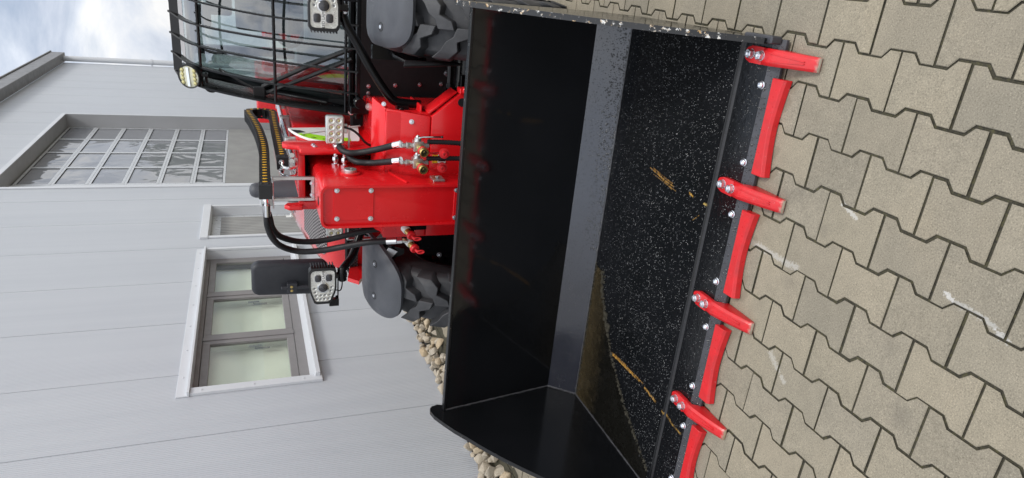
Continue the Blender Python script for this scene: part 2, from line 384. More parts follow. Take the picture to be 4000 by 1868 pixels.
def thing(name, label, cat, loc, group=None):
    o = bpy.data.objects.new(name, None); COL.objects.link(o); o.location = loc; o.empty_display_size = .2; LOC[o] = Vector(loc)
    return tag(o, label, cat, group)
def spline(pts, n=8):
    """Catmull-Rom through the points"""
    P = [Vector(p) for p in pts]; P = [P[0] * 2 - P[1]] + P + [P[-1] * 2 - P[-2]]; o = []
    for i in range(1, len(P) - 2):
        a, b, c, d = P[i - 1:i + 3]
        for j in range(n):
            t = j / n; o.append(.5 * ((2 * b) + (c - a) * t + (2 * a - 5 * b + 4 * c - d) * t * t + (3 * b - a - 3 * c + d) * t ** 3))
    return o + [P[-2]]
def text(name, body, size, mat, parent, origin, right, up, ext=.0006, label=None):
    """lettering as a mesh, centred on origin, reading along right"""
    cu = bpy.data.curves.new(name, 'FONT'); cu.body = body; cu.size = size; cu.extrude = ext; cu.align_x = 'CENTER'; cu.align_y = 'CENTER'
    t = bpy.data.objects.new(name, cu); COL.objects.link(t); bpy.context.view_layer.update()
    me = bpy.data.meshes.new_from_object(t.evaluated_get(bpy.context.evaluated_depsgraph_get()))
    bpy.data.objects.remove(t); me.materials.clear(); me.materials.append(MATS[mat])
    rt = Vector(right).normalized(); u = Vector(up).normalized(); n = rt.cross(u)
    me.transform(Matrix(((rt.x, u.x, n.x, 0), (rt.y, u.y, n.y, 0), (rt.z, u.z, n.z, 0), (0, 0, 0, 1))))
    return link(name, me, origin, parent, label)
def hexnut(mb, c, ax, r, h, mi=0, stud=.55):
    c = Vector(c); ax = Vector(ax).normalized()
    mb.lathe(c, ax, [(0.001, 0), (r * 1.1, 0), (r * 1.1, h * .12), (r, h * .13)], 16, mi)
    mb.lathe(c, ax, [(r, h * .15), (r, h * .9), (r * .9, h), (r * stud, h)], 6, mi)
    mb.lathe(c, ax, [(r * stud, h * .98), (r * stud, h * 1.25), (r * .4, h * 1.3), (.0005, h * 1.3)], 10, mi)
def bolt(mb, c, ax, r, h=None, mi=0):
    c = Vector(c); ax = Vector(ax).normalized(); h = h or r * .8
    mb.lathe(c, ax, [(r * 1.35, 0), (r * 1.35, h * .25), (r, h * .26)], 14, mi)
    mb.lathe(c, ax, [(r, h * .25), (r, h * .95), (r * .85, h), (.0005, h)], 6, mi)

# ------------------------------------------------------------------ ground and paving
g = MB().box(-260, 260, -260, 260, -.3, -.06).build('ground', 'far_ground', smooth=0); tag(g, kind='structure')
bed = MB().box(-3.27, 9, -5, 24, -.055, -.0060).build('paving_bed', 'joint_sand', smooth=0); tag(bed, kind='structure')
pv_root = thing('pavement', None, None, (0, 0, 0)); pv_root['kind'] = 'structure'
P0 = Vector((.05561, 1.64874)); PTH = R(-.65)
PITCH, PL, AMP = .14162, .2, .0125
def inset(P, g):
    """polygon (counter-clockwise) with every edge moved inwards by g"""
    n = len(P); E = []
    for i in range(n):
        a, b = Vector(P[i]), Vector(P[(i + 1) % n]); d = (b - a).normalized(); nn = Vector((-d.y, d.x)); E.append((a + nn * g, d))
    o = []
    for i in range(n):
        (p, d), (q, e) = E[i - 1], E[i]; c = d.x * e.y - d.y * e.x
        t = ((q.x - p.x) * e.y - (q.y - p.y) * e.x) / c if abs(c) > 1e-6 else 0
        o.append(tuple(p + d * t) if abs(c) > 1e-6 else tuple(q))
    return o
def paver_outline(gap):
    e, w = PITCH / 2 + AMP, PITCH / 2 - AMP; l = PL / 2; a, b = .061, .039
    return inset([(-l, -e), (-a, -e), (-b, -w), (b, -w), (a, -e), (l, -e), (l, e), (a, e), (b, w), (-b, w), (-a, e), (-l, e)], gap)
def paver_geo(gap, ch=.0022, h=.03):
    o1 = paver_outline(gap); o2 = paver_outline(gap + ch); n = 12
    vs = [(x, y, -h) for x, y in o1] + [(x, y, -ch) for x, y in o1] + [(x, y, 0) for x, y in o2]
    fs = [(i, (i + 1) % n, n + (i + 1) % n, n + i) for i in range(n)] + [(n + i, n + (i + 1) % n, 2 * n + (i + 1) % n, 2 * n + i) for i in range(n)]
    fs += [tuple(range(24, 36))]
    return vs, fs
PAV = []
for gp in (.0028, .0033, .0038, .0044):
    mb = MB(); mb.add(*paver_geo(gp)); mb.mi[:12] = [1] * 12; PAV.append(mb.mesh('paver', ['paver_concrete', 'joint_sand'], smooth=20, origin=(0, 0, 0))[0])
cells = []
cs, sn = math.cos(PTH), math.sin(PTH)
def pworld(a, b):        # grid (along row, across rows) to ground plan; a runs towards the viewer
    x, y = -b, -a; return Vector((P0.x + cs * x - sn * y, P0.y + sn * x + cs * y))
def hidden(p):           # behind the bucket's back or side for the viewer
    d = Vector((p.x, p.y, 0)) - EYE
    t = 2.68 / d.y if d.y > 0 else 9
    if t < 1:
        q = EYE + d * t
        if -2.05 < q.x < -.12 and q.z < .74: return True
    return -2.0 < p.x < -.14 and 1.95 < p.y < 2.7
for kk in range(-70, 30):
    for ii in range(-62, 40):
        a = (ii + (0 if kk % 2 else .5)) * PL; b = (kk + .5) * PITCH
        p = pworld(a, b)
        if p.x < -3.13 or p.x > 7 or p.y < -4 or p.y > 13.5: continue
        v = Vector((p.x, p.y, 0)) - EYE; z = v.dot(FW); vis = False
        if z > .2:
            px = 2000 + 2610.7 * v.dot(DN) / z; py = 934 - 2610.7 * v.dot(RT) / z; mr = 2610.7 * .11 / z
            vis = -mr < px < 4000 + mr and -mr < py < 1868 + mr and not hidden(p)
        cells.append((0 if vis else 1, v.length, p))
cells.sort(key=lambda c: c[:2])
rng = random.Random(5)
rest = MB()
for i, (h, dd, p) in enumerate(cells):
    if i < 300 and not h:
        o = link('paver', rng.choice(PAV), (p.x + rng.gauss(0, .0006), p.y + rng.gauss(0, .0006), rng.gauss(0, .0009)), pv_root,
                 rot=(rng.gauss(0, .004), rng.gauss(0, .004), PTH + PI / 2 + (PI if rng.random() < .5 else 0) + rng.gauss(0, .003)))
    else:
        vs, fs = paver_geo(.0026); dz = rng.gauss(0, .0009); t = PTH + PI / 2 + rng.gauss(0, .003); c_, s_ = math.cos(t), math.sin(t)
        rest.add([(p.x + x * c_ - y * s_, p.y + x * s_ + y * c_, z + dz) for x, y, z in vs], fs[12:])
o = rest.build('paver_field', 'paver_concrete', pv_root, smooth=0); o['kind'] = 'stuff'

# ------------------------------------------------------------------ gravel strip along the wall
gb = MB().box(-3.60, -3.24, -2, 24, -.05, .0).build('gravel_bed', 'joint_sand', smooth=0); tag(gb, kind='structure')
def rock(seed):
    rg = random.Random(seed); bm = bmesh.new()
    sx, sy, sz = rg.uniform(.8, 1.25), rg.uniform(.7, 1.1), rg.uniform(.6, .9)
    for _ in range(13):
        v = Vector((rg.gauss(0, 1), rg.gauss(0, 1), rg.gauss(0, 1))).normalized() * rg.uniform(.85, 1.1); bm.verts.new((v.x * sx, v.y * sy, v.z * sz))
    r = bmesh.ops.convex_hull(bm, input=bm.verts); bmesh.ops.delete(bm, geom=[x for x in r['geom_interior'] if isinstance(x, bmesh.types.BMVert)], context='VERTS')
    bmesh.ops.bevel(bm, geom=list(bm.edges), offset=.045, segments=1, affect='EDGES', clamp_overlap=True)
    me = bpy.data.meshes.new('stone'); bm.to_mesh(me); bm.free(); me.materials.append(MATS['limestone'])
    me.polygons.foreach_set('use_smooth', [True] * len(me.polygons)); me.set_sharp_from_angle(angle=R(38)); return me
ROCK = [rock(s) for s in range(40, 52)]
rg = random.Random(3); spots = []
for layer, zc in ((0, .02), (1, .075)):
    tries = 0; mine = []
    while tries < 9000:
        tries += 1
        x = rg.uniform(-3.54, -3.285 if layer == 0 else -3.34); y = rg.uniform(2.4, 8.2); s = rg.uniform(.042, .078)
        if all((x - a) ** 2 + (y - b) ** 2 > (.82 * (s + c)) ** 2 for a, b, c in mine): mine.append((x, y, s))
    spots += [(x, y, zc + rg.uniform(-.008, .02), s) for x, y, s in mine]
spots.sort(key=lambda q: (0 if 3.4 < q[1] < 6.4 else 1, -q[2], q[1]))
for i, (x, y, z, s) in enumerate(spots[:296]):
    o = link('stone', rg.choice(ROCK), (x, y, z), gb, rot=(rg.uniform(0, 6.3), rg.uniform(0, 6.3), rg.uniform(0, 6.3))); o.scale = (s, s, s)
st = MB()
far = [(rg.uniform(-3.54, -3.28), rg.uniform(8.1, 24), rg.uniform(.01, .09), rg.uniform(.035, .06)) for _ in range(900)] + spots[296:]
for x, y, z, s in far:
    me = rg.choice(ROCK); q = Quaternion((rg.gauss(0, 1), rg.gauss(0, 1), rg.gauss(0, 1), rg.gauss(0, 1))).normalized()
    st.add([Vector((x, y, z)) + q @ (v.co * s) for v in me.vertices], [tuple(p.vertices) for p in me.polygons])
o = st.build('rubble', 'limestone', gb, smooth=30); o['kind'] = 'stuff'

# ------------------------------------------------------------------ warehouse
WX = -3.55
wh = thing('warehouse', 'silver sheet-clad warehouse with big glazed gate, door and three-pane window', 'building', (WX, 12, 0))
holes = [(11.24, 16.42, .03, 5.24), (9.0, 10.2, .03, 2.2), (5.42, 8.52, 1.16, 2.2)]
js = [-1.0, -.02, .95, 1.9, 2.83, 3.8, 4.775, 5.69, 6.66, 7.645, 8.655, 9.62]
while js[-1] < 22.9: js.append(js[-1] + .985)
js[-1] = 23.45
for y0, y1 in zip(js, js[1:]):
    y0 += .0035; y1 -= .0035; mb = MB(); ys = sorted({y0, y1} | {h for q in holes for h in q[:2] if y0 < h < y1})
    for a, b in zip(ys, ys[1:]):
        c = (a + b) / 2; z = .07
        for q in sorted(holes, key=lambda q: q[2]):
            if q[0] < c < q[1]:
                if q[2] > z + .01: mb.box(WX - .06, WX, a, b, z, q[2])
                z = q[3]
        mb.box(WX - .06, WX, a, b, z, 6.62)
    mb.build('wall_panel', 'wall_sheet', wh, smooth=0)
mb = MB().box(WX - .12, WX - .063, -1, 5.3, .02, 6.6).box(WX - .12, WX - .063, 8.6, 8.95, .02, 6.6).box(WX - .12, WX - .063, 5.3, 8.6, 2.3, 6.6).box(WX - .12, WX - .063, 5.3, 8.6, .02, 1.1)
mb.box(WX - .12, WX - .063, 10.25, 11.2, .02, 6.6).box(WX - .12, WX - .063, 16.5, 23.4, .02, 6.6).box(WX - .12, WX - .063, 8.95, 16.5, 5.3, 6.6)
mb.box(WX - 14, WX - .5, 23.3, 23.4, 0, 6.6).box(WX - 14, WX - .13, -1, 23.4, 6.3, 6.5)
mb.build('inner_lining', 'gasket', wh, smooth=0)
mb = MB().px([(-1, 6.60), (23.62, 6.60), (23.62, 6.93), (-1, 6.93)], WX + .012, WX + .27); mb.px([(-1, 6.935), (23.66, 6.935), (23.66, 6.975), (-1, 6.975)], WX - .2, WX + .30)
mb.build('eaves_fascia', 'grey_trim', wh, smooth=0, bevel=.008)
mb = MB().cyl((WX + .12, 23.44, .1), (WX + .12, 23.44, 6.60), .078, 16).cyl((WX + .12, 23.44, 4.28), (WX + .12, 23.44, 4.34), .092, 16).cyl((WX + .12, 23.40, 4.31), (WX - .01, 23.38, 4.31), .016, 6)
mb.build('downpipe', 'silver_trim', wh)
MB().tube([(WX - 1.2, 23.3, 6.9), (WX - 1.2, 23.28, 7.9), (WX - 1.21, 23.2, 8.5)], .012, 6).build('lightning_rod', 'zinc', wh)
def corrugated(x, y0, y1, z0, z1, pitch, depth):
    n = max(2, int((y1 - y0) / pitch)); p = (y1 - y0) / n; P = []
    for i in range(n):
        y = y0 + i * p; P += [(x - depth, y + .0005), (x - depth, y + p * .22), (x, y + p * .38), (x, y + p * .86)]
    P += [(x - depth, y1), (x - depth - .01, y1), (x - depth - .01, y0)]
    return MB().pz(P, z0, z1)
# sectional gate
gx = WX - .27; gy0, gy1, gz1 = 11.27, 16.36, 5.21
mb = MB().box(WX - .35, WX + .004, gy1, gy1 + .055, .03, gz1 + .03).box(WX - .35, WX + .004, gy0 - .028, gy0, .03, gz1 + .03).box(WX - .35, WX + .004, gy0, gy1, gz1, gz1 + .03)
mb.build('gate_reveal', 'reveal_grey', wh, smooth=0)
mb = MB().box(WX + .003, WX + .015, gy0 - .07, gy0 + .004, .04, gz1 + .07).box(WX + .003, WX + .015, gy1 - .004, gy1 + .07, .04, gz1 + .07).box(WX + .003, WX + .015, gy0 + .004, gy1 - .004, gz1 - .004, gz1 + .07)
mb.build('gate_trim', 'silver_trim', wh, smooth=0)
gate = MB().box(gx - .05, gx - .024, gy0, gy1, .05, gz1).build('sectional_gate', 'gasket', wh, 'tall sectional gate with six rows of wavy panes above ribbed sections', smooth=0)
rows = 6; rh = .522; fy0, fy1 = 12.26, 16.345; cw = (fy1 - fy0) / 4
MB().box(gx - .05, gx - .001, 11.28, 12.25, .05, gz1).build('gate_post', 'silver_trim', wh, smooth=0)
for i in range(rows):
    z0 = 2.06 + i * rh; z1 = z0 + rh
    mb = MB().box(gx - .012, gx, fy0, fy1, z0, z0 + .042).box(gx - .012, gx, fy0, fy1, z1 - .042, z1 - .004)
    for j in range(5):
        y = fy0 + j * cw; w = .036 if 0 < j < 4 else .05
        mb.box(gx - .012, gx - .002, max(fy0, y - w), min(fy1, y + w), z0 + .042, z1 - .042)
    mb.build('section_frame', 'gate_frame', gate, smooth=0)
    for j in range(4):
        y = fy0 + j * cw
        MB().box(gx - .023, gx - .0165, y + .042 + (.016 if j == 0 else 0), y + cw - .042 - (.016 if j == 3 else 0), z0 + .052, z1 - .052).build('pane', 'gate_pane', gate, smooth=0)
for i in range(3):
    z0 = .08 + i * .66; corrugated(gx + .012, fy0, fy1, z0, z0 + .654, .062, .018).build('ribbed_section', 'ribbed_panel', gate, smooth=0)
# side door
dy0, dy1 = 9.0, 10.2; dx0 = WX - .13
mb = MB().box(WX - .13, WX - .001, dy0, dy0 + .02, .03, 2.2).box(WX - .13, WX - .001, dy1 - .02, dy1, .03, 2.2).box(WX - .13, WX - .001, dy0 + .02, dy1 - .02, 2.18, 2.2)
mb.build('door_reveal', 'silver_trim', wh, smooth=0)
mb = MB().box(WX + .002, WX + .03, dy0 - .06, dy1 + .06, 2.19, 2.29).box(WX + .002, WX + .022, dy0 - .05, dy0 + .006, .05, 2.188).box(WX + .002, WX + .022, dy1 - .006, dy1 + .04, .05, 2.188)
mb.build('door_trim', 'silver_trim', wh, smooth=0, bevel=.003)
door = MB().box(dx0 - .04, dx0, dy0 + .02, dy1 - .02, .04, 2.18).build('side_door', 'gate_frame', wh, 'grey side door with ribbed panels and lever handle', smooth=0, bevel=.004)
for z0, z1 in ((1.42, 2.06), (.74, 1.40), (.12, .72)): corrugated(dx0 + .018, dy0 + .13, dy1 - .13, z0, z1, .06, .014).build('ribbed_panel', 'ribbed_panel', door, smooth=0)
MB().box(dx0 + .001, dx0 + .02, 9.98, 10.06, .98, 1.16).tube([(dx0 + .015, 10.02, 1.09), (dx0 + .06, 10.02, 1.09), (dx0 + .06, 9.88, 1.09)], .011, 8).build('handle', 'white_plastic', door)
# three-pane window
y0, y1, z0, z1 = 5.42, 8.52, 1.16, 2.2; wd = .11
win = MB().box(WX - wd - .05, WX - wd, y0, y0 + .06, z0, z1).box(WX - wd - .05, WX - wd, y1 - .07, y1, z0, z1).box(WX - wd - .05, WX - wd, y0 + .06, y1 - .07, z1 - .05, z1).box(WX - wd - .05, WX - wd, y0 + .06, y1 - .07, z0, z0 + .12)
win = win.build('window', 'frame_brown_grey', wh, 'three-pane window with brown-grey frames and pale blinds', smooth=0, bevel=.004)
MB().box(WX - wd - .05, WX - .001, y0 + .003, y0 + .005, z0, z1 - .006).box(WX - wd - .05, WX - .001, y1 - .006, y1 - .003, z0, z1).box(WX - wd - .05, WX - .001, y0, y1 - .006, z1 - .005, z1 - .003).build('reveal', 'silver_trim', win, smooth=0)
cws = (y1 - y0 - .13) / 3
for j in range(3):
    a = y0 + .06 + j * cws; b = a + cws
    if j: MB().box(WX - wd - .05, WX - wd + .012, a - .03, a + .03, z0 + .12, z1 - .05).build('mullion', 'frame_brown_grey', win, smooth=0, bevel=.004)
    a += .034 if j else .004; b -= .034 if j < 2 else .004; s0, s1 = z0 + .124, z1 - .054
    sx = WX - wd + .004
    MB().box(sx - .04, sx, a, a + .062, s0, s1).box(sx - .04, sx, b - .062, b, s0, s1).box(sx - .04, sx, a + .062, b - .062, s0, s0 + .07).box(sx - .04, sx, a + .062, b - .062, s1 - .07, s1).build('sash', 'frame_brown_grey', win, smooth=0, bevel=.004)
    MB().box(sx - .026, sx - .020, a + .06, b - .06, s0 + .068, s1 - .068).build('pane', 'window_glass', win, smooth=0)
    MB().box(sx - .15, sx - .145, a - .03, b + .03, s0 - .1, s1 + .1).build('blind', 'blind', win, smooth=0)
    if j < 2:
        hy = b - .1; MB().tube([(sx - .045, hy, 1.66), (sx - .075, hy, 1.66), (sx - .075, hy, 1.52)], .009, 8).box(sx - .05, sx - .042, hy - .015, hy + .015, 1.60, 1.72).build('handle', 'cab_grey', win)
mb = MB().px([(y0 - .09, z1 - .005), (y1 + .06, z1 - .005), (y1 + .06, z1 + .10), (y0 - .09, z1 + .10)], WX + .002, WX + .012); mb.box(WX + .012, WX + .05, y0 - .09, y1 + .06, z1 - .008, z1 + .014)
mb.build('head_flashing', 'silver_trim', win, smooth=0, bevel=.002)
MB().box(WX + .002, WX + .03, y0 - .085, y0 + .004, z0 - .06, z1 - .01).build('side_flashing', 'silver_trim', win, smooth=0, bevel=.002)
MB().box(WX + .002, WX + .03, y1 - .004, y1 + .05, z0 - .06, z1 - .01).build('side_flashing', 'silver_trim', win, smooth=0, bevel=.002)
MB().prism([(WX - wd, y0 - .03, z0 + .03), (WX + .07, y0 - .03, z0 - .005), (WX + .07, y0 - .03, z0 - .045), (WX + .002, y0 - .03, z0 - .045), (WX - wd, y0 - .03, z0 - .01)], (0, y1 - y0 + .06, 0)).build('sill', 'silver_trim', win, smooth=0, bevel=.002)
mb = MB()
for i in range(7): bolt(mb, (WX + .012, y0 + .2 + i * .47, z1 + .06), (1, 0, 0), .007)
for i in range(3): bolt(mb, (WX + .03, y0 - .045, z0 + .1 + i * .42), (1, 0, 0), .007)
mb.build('screw', 'silver_trim', win)

# ------------------------------------------------------------------ far hall and trees behind
hall = thing('metal_hall', 'grey hall with ribbed metal cladding far behind the cab', 'building', (-4, 46, 0))
MB().py([(-6.6, 0), (-1.2, 0), (-1.2, 6.0), (-6.6, 5.0)], 45, 60).build('cladding', 'hall_cladding', hall, smooth=0)
mb = MB()
for i in range(-12, 40):
    a = -6.6 + i * .33; pts = []
    zt = 5.0 + (7.6 - .04) * 1.4 / 7.6
    x0_, z0_ = a, 3.4; x1_, z1_ = a + 2.6, 4.9
    if x0_ < -6.5: t = (-6.5 - x0_) / 2.6; x0_, z0_ = -6.5, 3.4 + 1.5 * t
    if x1_ > -1.3 or x0_ >= x1_: continue
    mb.prism([(x0_, 44.95, z0_), (x0_ + .11, 44.95, z0_), (x1_ + .11, 44.95, z1_), (x1_, 44.95, z1_)], (0, .06, 0))
mb.build('rib', 'hall_cladding', hall, smooth=0)
MB().box(-6.7, -6.45, 44.9, 45.02, 0, 5.0).build('corner_trim', 'white_plastic', hall, smooth=0)
def leafmass(seed, n, h, w):
    rg = random.Random(seed); mb = MB(); clumps = [(rg.uniform(0, 2 * PI), rg.random()) for _ in range(60)]
    for i in range(n):
        a, t = clumps[i % 60]; t = min(1, max(.0, t + rg.gauss(0, .04))); rad = w * (1 - t) ** .8 * rg.uniform(.3, 1.05) + .1; a += rg.gauss(0, .25)
        c = Vector((math.cos(a) * rad, math.sin(a) * rad, 1 + t * h)); u = Vector((rg.gauss(0, 1), rg.gauss(0, 1), rg.gauss(0, 1))).normalized() * rg.uniform(.12, .3); v = u.orthogonal().normalized() * rg.uniform(.1, .22)
        mb.add([c - u, c + v, c + u, c - v], [(0, 1, 2, 3)])
    return mb
for i, (x, y, h, w) in enumerate(((8.5, 66, 9, 3), (12, 72, 11, 3.4), (10, 80, 8, 3), (15, 86, 12, 4), (13, 94, 10, 2.6))):
    t = thing('conifer_tree', 'dark conifer beyond the yard, mirrored in the lowest gate panes', 'tree', (x, y, 0), 'conifers beyond the yard')
    mb = leafmass(i, 2600, h, w); mb.v = [v + Vector((x, y, 0)) for v in mb.v]; mb.build('crown', 'leaf', t, smooth=0)
    MB().tube([(x, y, 0), (x + .1, y, h * .5), (x, y, h)], [.25, .16, .04], 8).build('trunk', 'bark', t)

# ------------------------------------------------------------------ loader bucket
XL, XR = -2.03, -.115
bk = thing('loader_bucket', 'black steel loader bucket with red teeth lying flat on the paving', 'bucket', (-1.07, 2.2, 0))
FZ = .055
mb = MB().px([(1.925, FZ), (2.654, FZ + .001), (2.66, .03), (1.925, .02)], XL, XR); mb.build('floor_plate', 'bucket_floor', bk, smooth=0)
MB().px([(2.654, FZ + .001), (2.757, .175), (2.77, .168), (2.67, .035)], XL, XR).build('slope_plate', 'bucket_slope_sheen', bk, smooth=0)
MB().px([(2.757, .175), (2.671, .772), (2.681, .773), (2.77, .176)], XL, XR).build('back_plate', 'bucket_black', bk, smooth=0)
MB().px([(2.6685, .770), (2.6665, .783), (2.690, .786), (2.692, .773)], XL, XR).build('top_edge_bar', 'bucket_rim_light', bk, smooth=0, bevel=.002)
MB().box(XL, XR, 2.785, 2.9, .25, .70).build('coupler_frame', 'black_metal', bk, smooth=0, bevel=.01)
# sides: curved front edge with a rounded ear at the top
ear = [(2.683 + .045 * math.cos(a), .80 + .045 * math.sin(a)) for a in (R(-40), R(0), R(35), R(65), R(90), R(118))]
edge = [(2.64, .835), (2.58, .806), (2.51, .768), (2.45, .728), (2.39, .692), (2.33, .652), (2.26, .602), (2.19, .548), (2.10, .474), (2.0, .38), (1.92, .285), (1.85, .19), (1.805, .12), (1.785, .085)]
prof = [(2.78, .17), (2.69, .76)] + ear + edge + [(1.785, .046), (1.93, .02), (2.66, .02)]
for x0, x1 in ((XL - .02, XL), (XR, XR + .02)):
    s = MB().px(prof, x0 + .001, x1 - .001).build('side_plate', 'bucket_side', bk, smooth=25)
    rim = MB(); pts = ear[2:] + edge
    for (a, b), (c, d) in zip(pts, pts[1:]):
        n = Vector((-(d - b), c - a)).normalized(); n = -n if n.y < 0 else n; n = Vector((n.x, n.y)) * .0022
        if (c - a) < 0 and n.x > 0 and False: n = -n
        rim.add([(x0, a + n.x, b + n.y), (x1, a + n.x, b + n.y), (x1, c + n.x, d + n.y), (x0, c + n.x, d + n.y), (x0, a, b), (x1, a, b), (x1, c, d), (x0, c, d)],
                [(0, 1, 2, 3), (0, 4, 5, 1), (3, 2, 6, 7), (0, 3, 7, 4), (1, 5, 6, 2)])
    rim.build('rim_edge', 'bucket_rim' if x0 > -1 else 'bucket_rim_light', s, 'front edge with chipped paint and rust' if x0 > -1 else None, smooth=30)
MB().box(XR + .003, XR + .028, 1.765, 1.90, .03, .075).build('corner_block', 'lip_steel', bk, smooth=0, bevel=.004)
# welds
rg = random.Random(9)
def bead(pts, r, n=60):
    path = []; P = [Vector(p) for p in pts]
    for a, b in zip(P, P[1:]):
        for j in range(n): path.append(a.lerp(b, j / n) + Vector((rg.gauss(0, r * .12),) * 3))
    path.append(P[-1]); return MB().tube(path, [r * rg.uniform(.75, 1.2) for _ in path], 6)
bead([(XL + .004, 2.654, FZ + .002), (XR - .004, 2.654, FZ + .002)], .0035, 160).build('weld_seam', 'weld', bk)
bead([(XL + .003, 1.93, FZ + .001), (XL + .003, 2.654, FZ + .002), (XL + .003, 2.757, .176), (XL + .003, 2.672, .77)], .005, 50).build('weld_seam', 'weld', bk)
bead([(XR - .003, 1.93, FZ + .001), (XR - .003, 2.654, FZ + .002), (XR - .003, 2.757, .176), (XR - .003, 2.672, .77)], .005, 50).build('weld_seam', 'weld', bk)
# cutting edge
MB().px([(1.925, FZ), (1.917, .044), (1.790, .042), (1.757, .020), (1.757, .010), (1.925, .010)], XL - .02, XR + .02).build('cutting_edge', ['bucket_floor'], bk, smooth=0)
MB().px([(1.9262, FZ + .0008), (1.9170, .0448), (1.9150, .0438), (1.9235, FZ - .004)], XL, XR).build('weld_ledge', 'ledge_paint', bk, smooth=0)
MB().px([(1.7905, .0432), (1.7545, .0205), (1.7545, .011), (1.7565, .011), (1.7575, .0195), (1.791, .0415)], XL - .02, XR + .02).build('bevel_face', 'lip_steel', bk, smooth=0)
# teeth
def tooth_geo():
    mb = MB(); w = .0275
    # shank lying on the lip, tapered round end
    top = .062
    out = [(-.012, .083), (-.020, .076), (-w, .055), (-w, 0), (w, 0), (w, .055), (.020, .076), (.012, .083)]
    mb.prism([(x, 1.805 + y, .0445) for x, y in out], (0, 0, top - .0445))
    # body: sections along the length (y, half width, z top, z bottom)
    sec = [(1.806, .0275, .062, .0455), (1.775, .0270, .066, .0455), (1.752, .0262, .063, .004), (1.70, .0245, .050, .002), (1.66, .0235, .038, .002), (1.618, .0225, .024, .002), (1.608, .022, .018, .004)]
    vs = []
    for y, hw, zt, zb in sec: vs += [(-hw, y, zb), (-hw, y, zt - .006), (-hw * .62, y, zt), (hw * .62, y, zt), (hw, y, zt - .006), (hw, y, zb)]
    fs = [(i * 6 + j, i * 6 + (j + 1) % 6, (i + 1) * 6 + (j + 1) % 6, (i + 1) * 6 + j) for i in range(len(sec) - 1) for j in range(6)]
    fs += [tuple(range(5, -1, -1)), tuple((len(sec) - 1) * 6 + j for j in range(6))]
    mb.add(vs, fs)
    # two ribs running to the tip
    for s in (-1, 1):
        mb.prism([(s * .016, 1.765, .064), (s * .010, 1.765, .064), (s * .002, 1.645, .0335), (s * .005, 1.645, .0335)], (0, 0, .004))
    mb.prism([(-.0222, 1.6085, .006), (.0222, 1.6085, .006), (.0215, 1.6085, .0165), (-.0215, 1.6085, .0165)], (0, -.0012, 0), 1)
    return mb
TX = [-.153, -.6055, -1.058, -1.511, -1.963]
tm, _ = tooth_geo().mesh('tooth', ['red_worn', 'limestone'], smooth=30, origin=(0, 1.7, .03), bevel=.0022, seg=2)
nb = MB(); hexnut(nb, (0, 0, 0), (0, 0, 1), .0145, .019); nm, _ = nb.mesh('nut', 'bolt_zinc', origin=(0, 0, 0), smooth=30)
db = MB(); db.lathe((0, 0, 0), (0, 0, 1), [(.0135, 0), (.0135, .003), (.0115, .004), (.0108, .010), (.0075, .013), (.006, .013), (.0055, .009), (.0005, .009)], 16); dm, _ = db.mesh('lock_nut', 'bolt_zinc', origin=(0, 0, 0), smooth=40)
for i, x in enumerate(TX):
    t = link('tooth', tm, (x, 1.7, .03), bk, rot=(0, 0, rg.gauss(0, .01)))
    for y in (1.858, 1.809): link('nut', nm, (x + rg.gauss(0, .001), y, .0615), t, rot=(0, 0, rg.uniform(0, 1)))
def bar_geo():
    mb = MB(); n = 12; L_ = .1645; vs = []
    for i in range(n + 1):
        u = -1 + 2 * i / n; y0 = 1.727 - .018 * abs(u) ** 1.6; x = u * L_ + (-.004 if u > 0 else .004) * abs(u)
        vs += [(x, 1.763, .008), (x, 1.763, .036), (x, y0 + .007, .034), (x, y0, .024), (x, y0 - .003, .003)]
    fs = [(i * 5 + j, i * 5 + (j + 1) % 5, (i + 1) * 5 + (j + 1) % 5, (i + 1) * 5 + j) for i in range(n) for j in range(5)]
    fs += [(4, 3, 2, 1, 0), tuple(n * 5 + j for j in range(5))]
    return mb.add(vs, fs)
bm_, _ = bar_geo().mesh('wear_bar', 'red_worn', smooth=25, origin=(0, 1.74, .02), bevel=.0015)
for a, b in zip(TX, TX[1:]):
    link('wear_bar', bm_, ((a + b) / 2 + .003, 1.74, .02), bk, rot=(0, 0, rg.gauss(0, .004)))
    for s in (-1, 1): link('lock_nut', dm, ((a + b) / 2 + .003 + s * .1315, 1.797, .0425), bk)
# rain beads
def beads(spec, name):
    mb = MB()
    for (x, y, z, n, r) in spec:
        n = Vector(n); u = n.orthogonal().normalized(); w = n.cross(u); c = Vector((x, y, z)); st = 1 + abs(rg.gauss(0, .25)); a0 = rg.uniform(0, 6.3); k = 6
        u, w = (u * math.cos(a0) + w * math.sin(a0)) * st, (w * math.cos(a0) - u * math.sin(a0))
        vs = [c + (u * math.cos(2 * PI * j / k) + w * math.sin(2 * PI * j / k)) * r for j in range(k)] + [c + (u * math.cos(2 * PI * j / k) + w * math.sin(2 * PI * j / k)) * r * .62 + n * r * .42 for j in range(k)] + [c + n * r * .52]
        mb.add(vs, [(j, (j + 1) % k, k + (j + 1) % k, k + j) for j in range(k)] + [(k + j, k + (j + 1) % k, 2 * k) for j in range(k)])
    o = mb.build(name, 'water_bead', bk, smooth=80); o['kind'] = 'stuff'; return o
sp = []
for _ in range(5200):
    y = rg.uniform(1.93, 2.65); x = rg.uniform(XL + .02, XR - .01)
    if x < -1.35 and y > 2.56 - (-1.3 - x) * .8 - .0: continue
    sp.append((x, y, FZ + .0006, (0, 0, 1), .0011 + abs(rg.gauss(0, .0013))))
for _ in range(1100): sp.append((rg.uniform(XL, XR), rg.uniform(1.795, 1.905), .0428, (0, 0, 1), .001 + abs(rg.gauss(0, .001))))
nb_ = Vector((0, -.56, .83)).normalized()
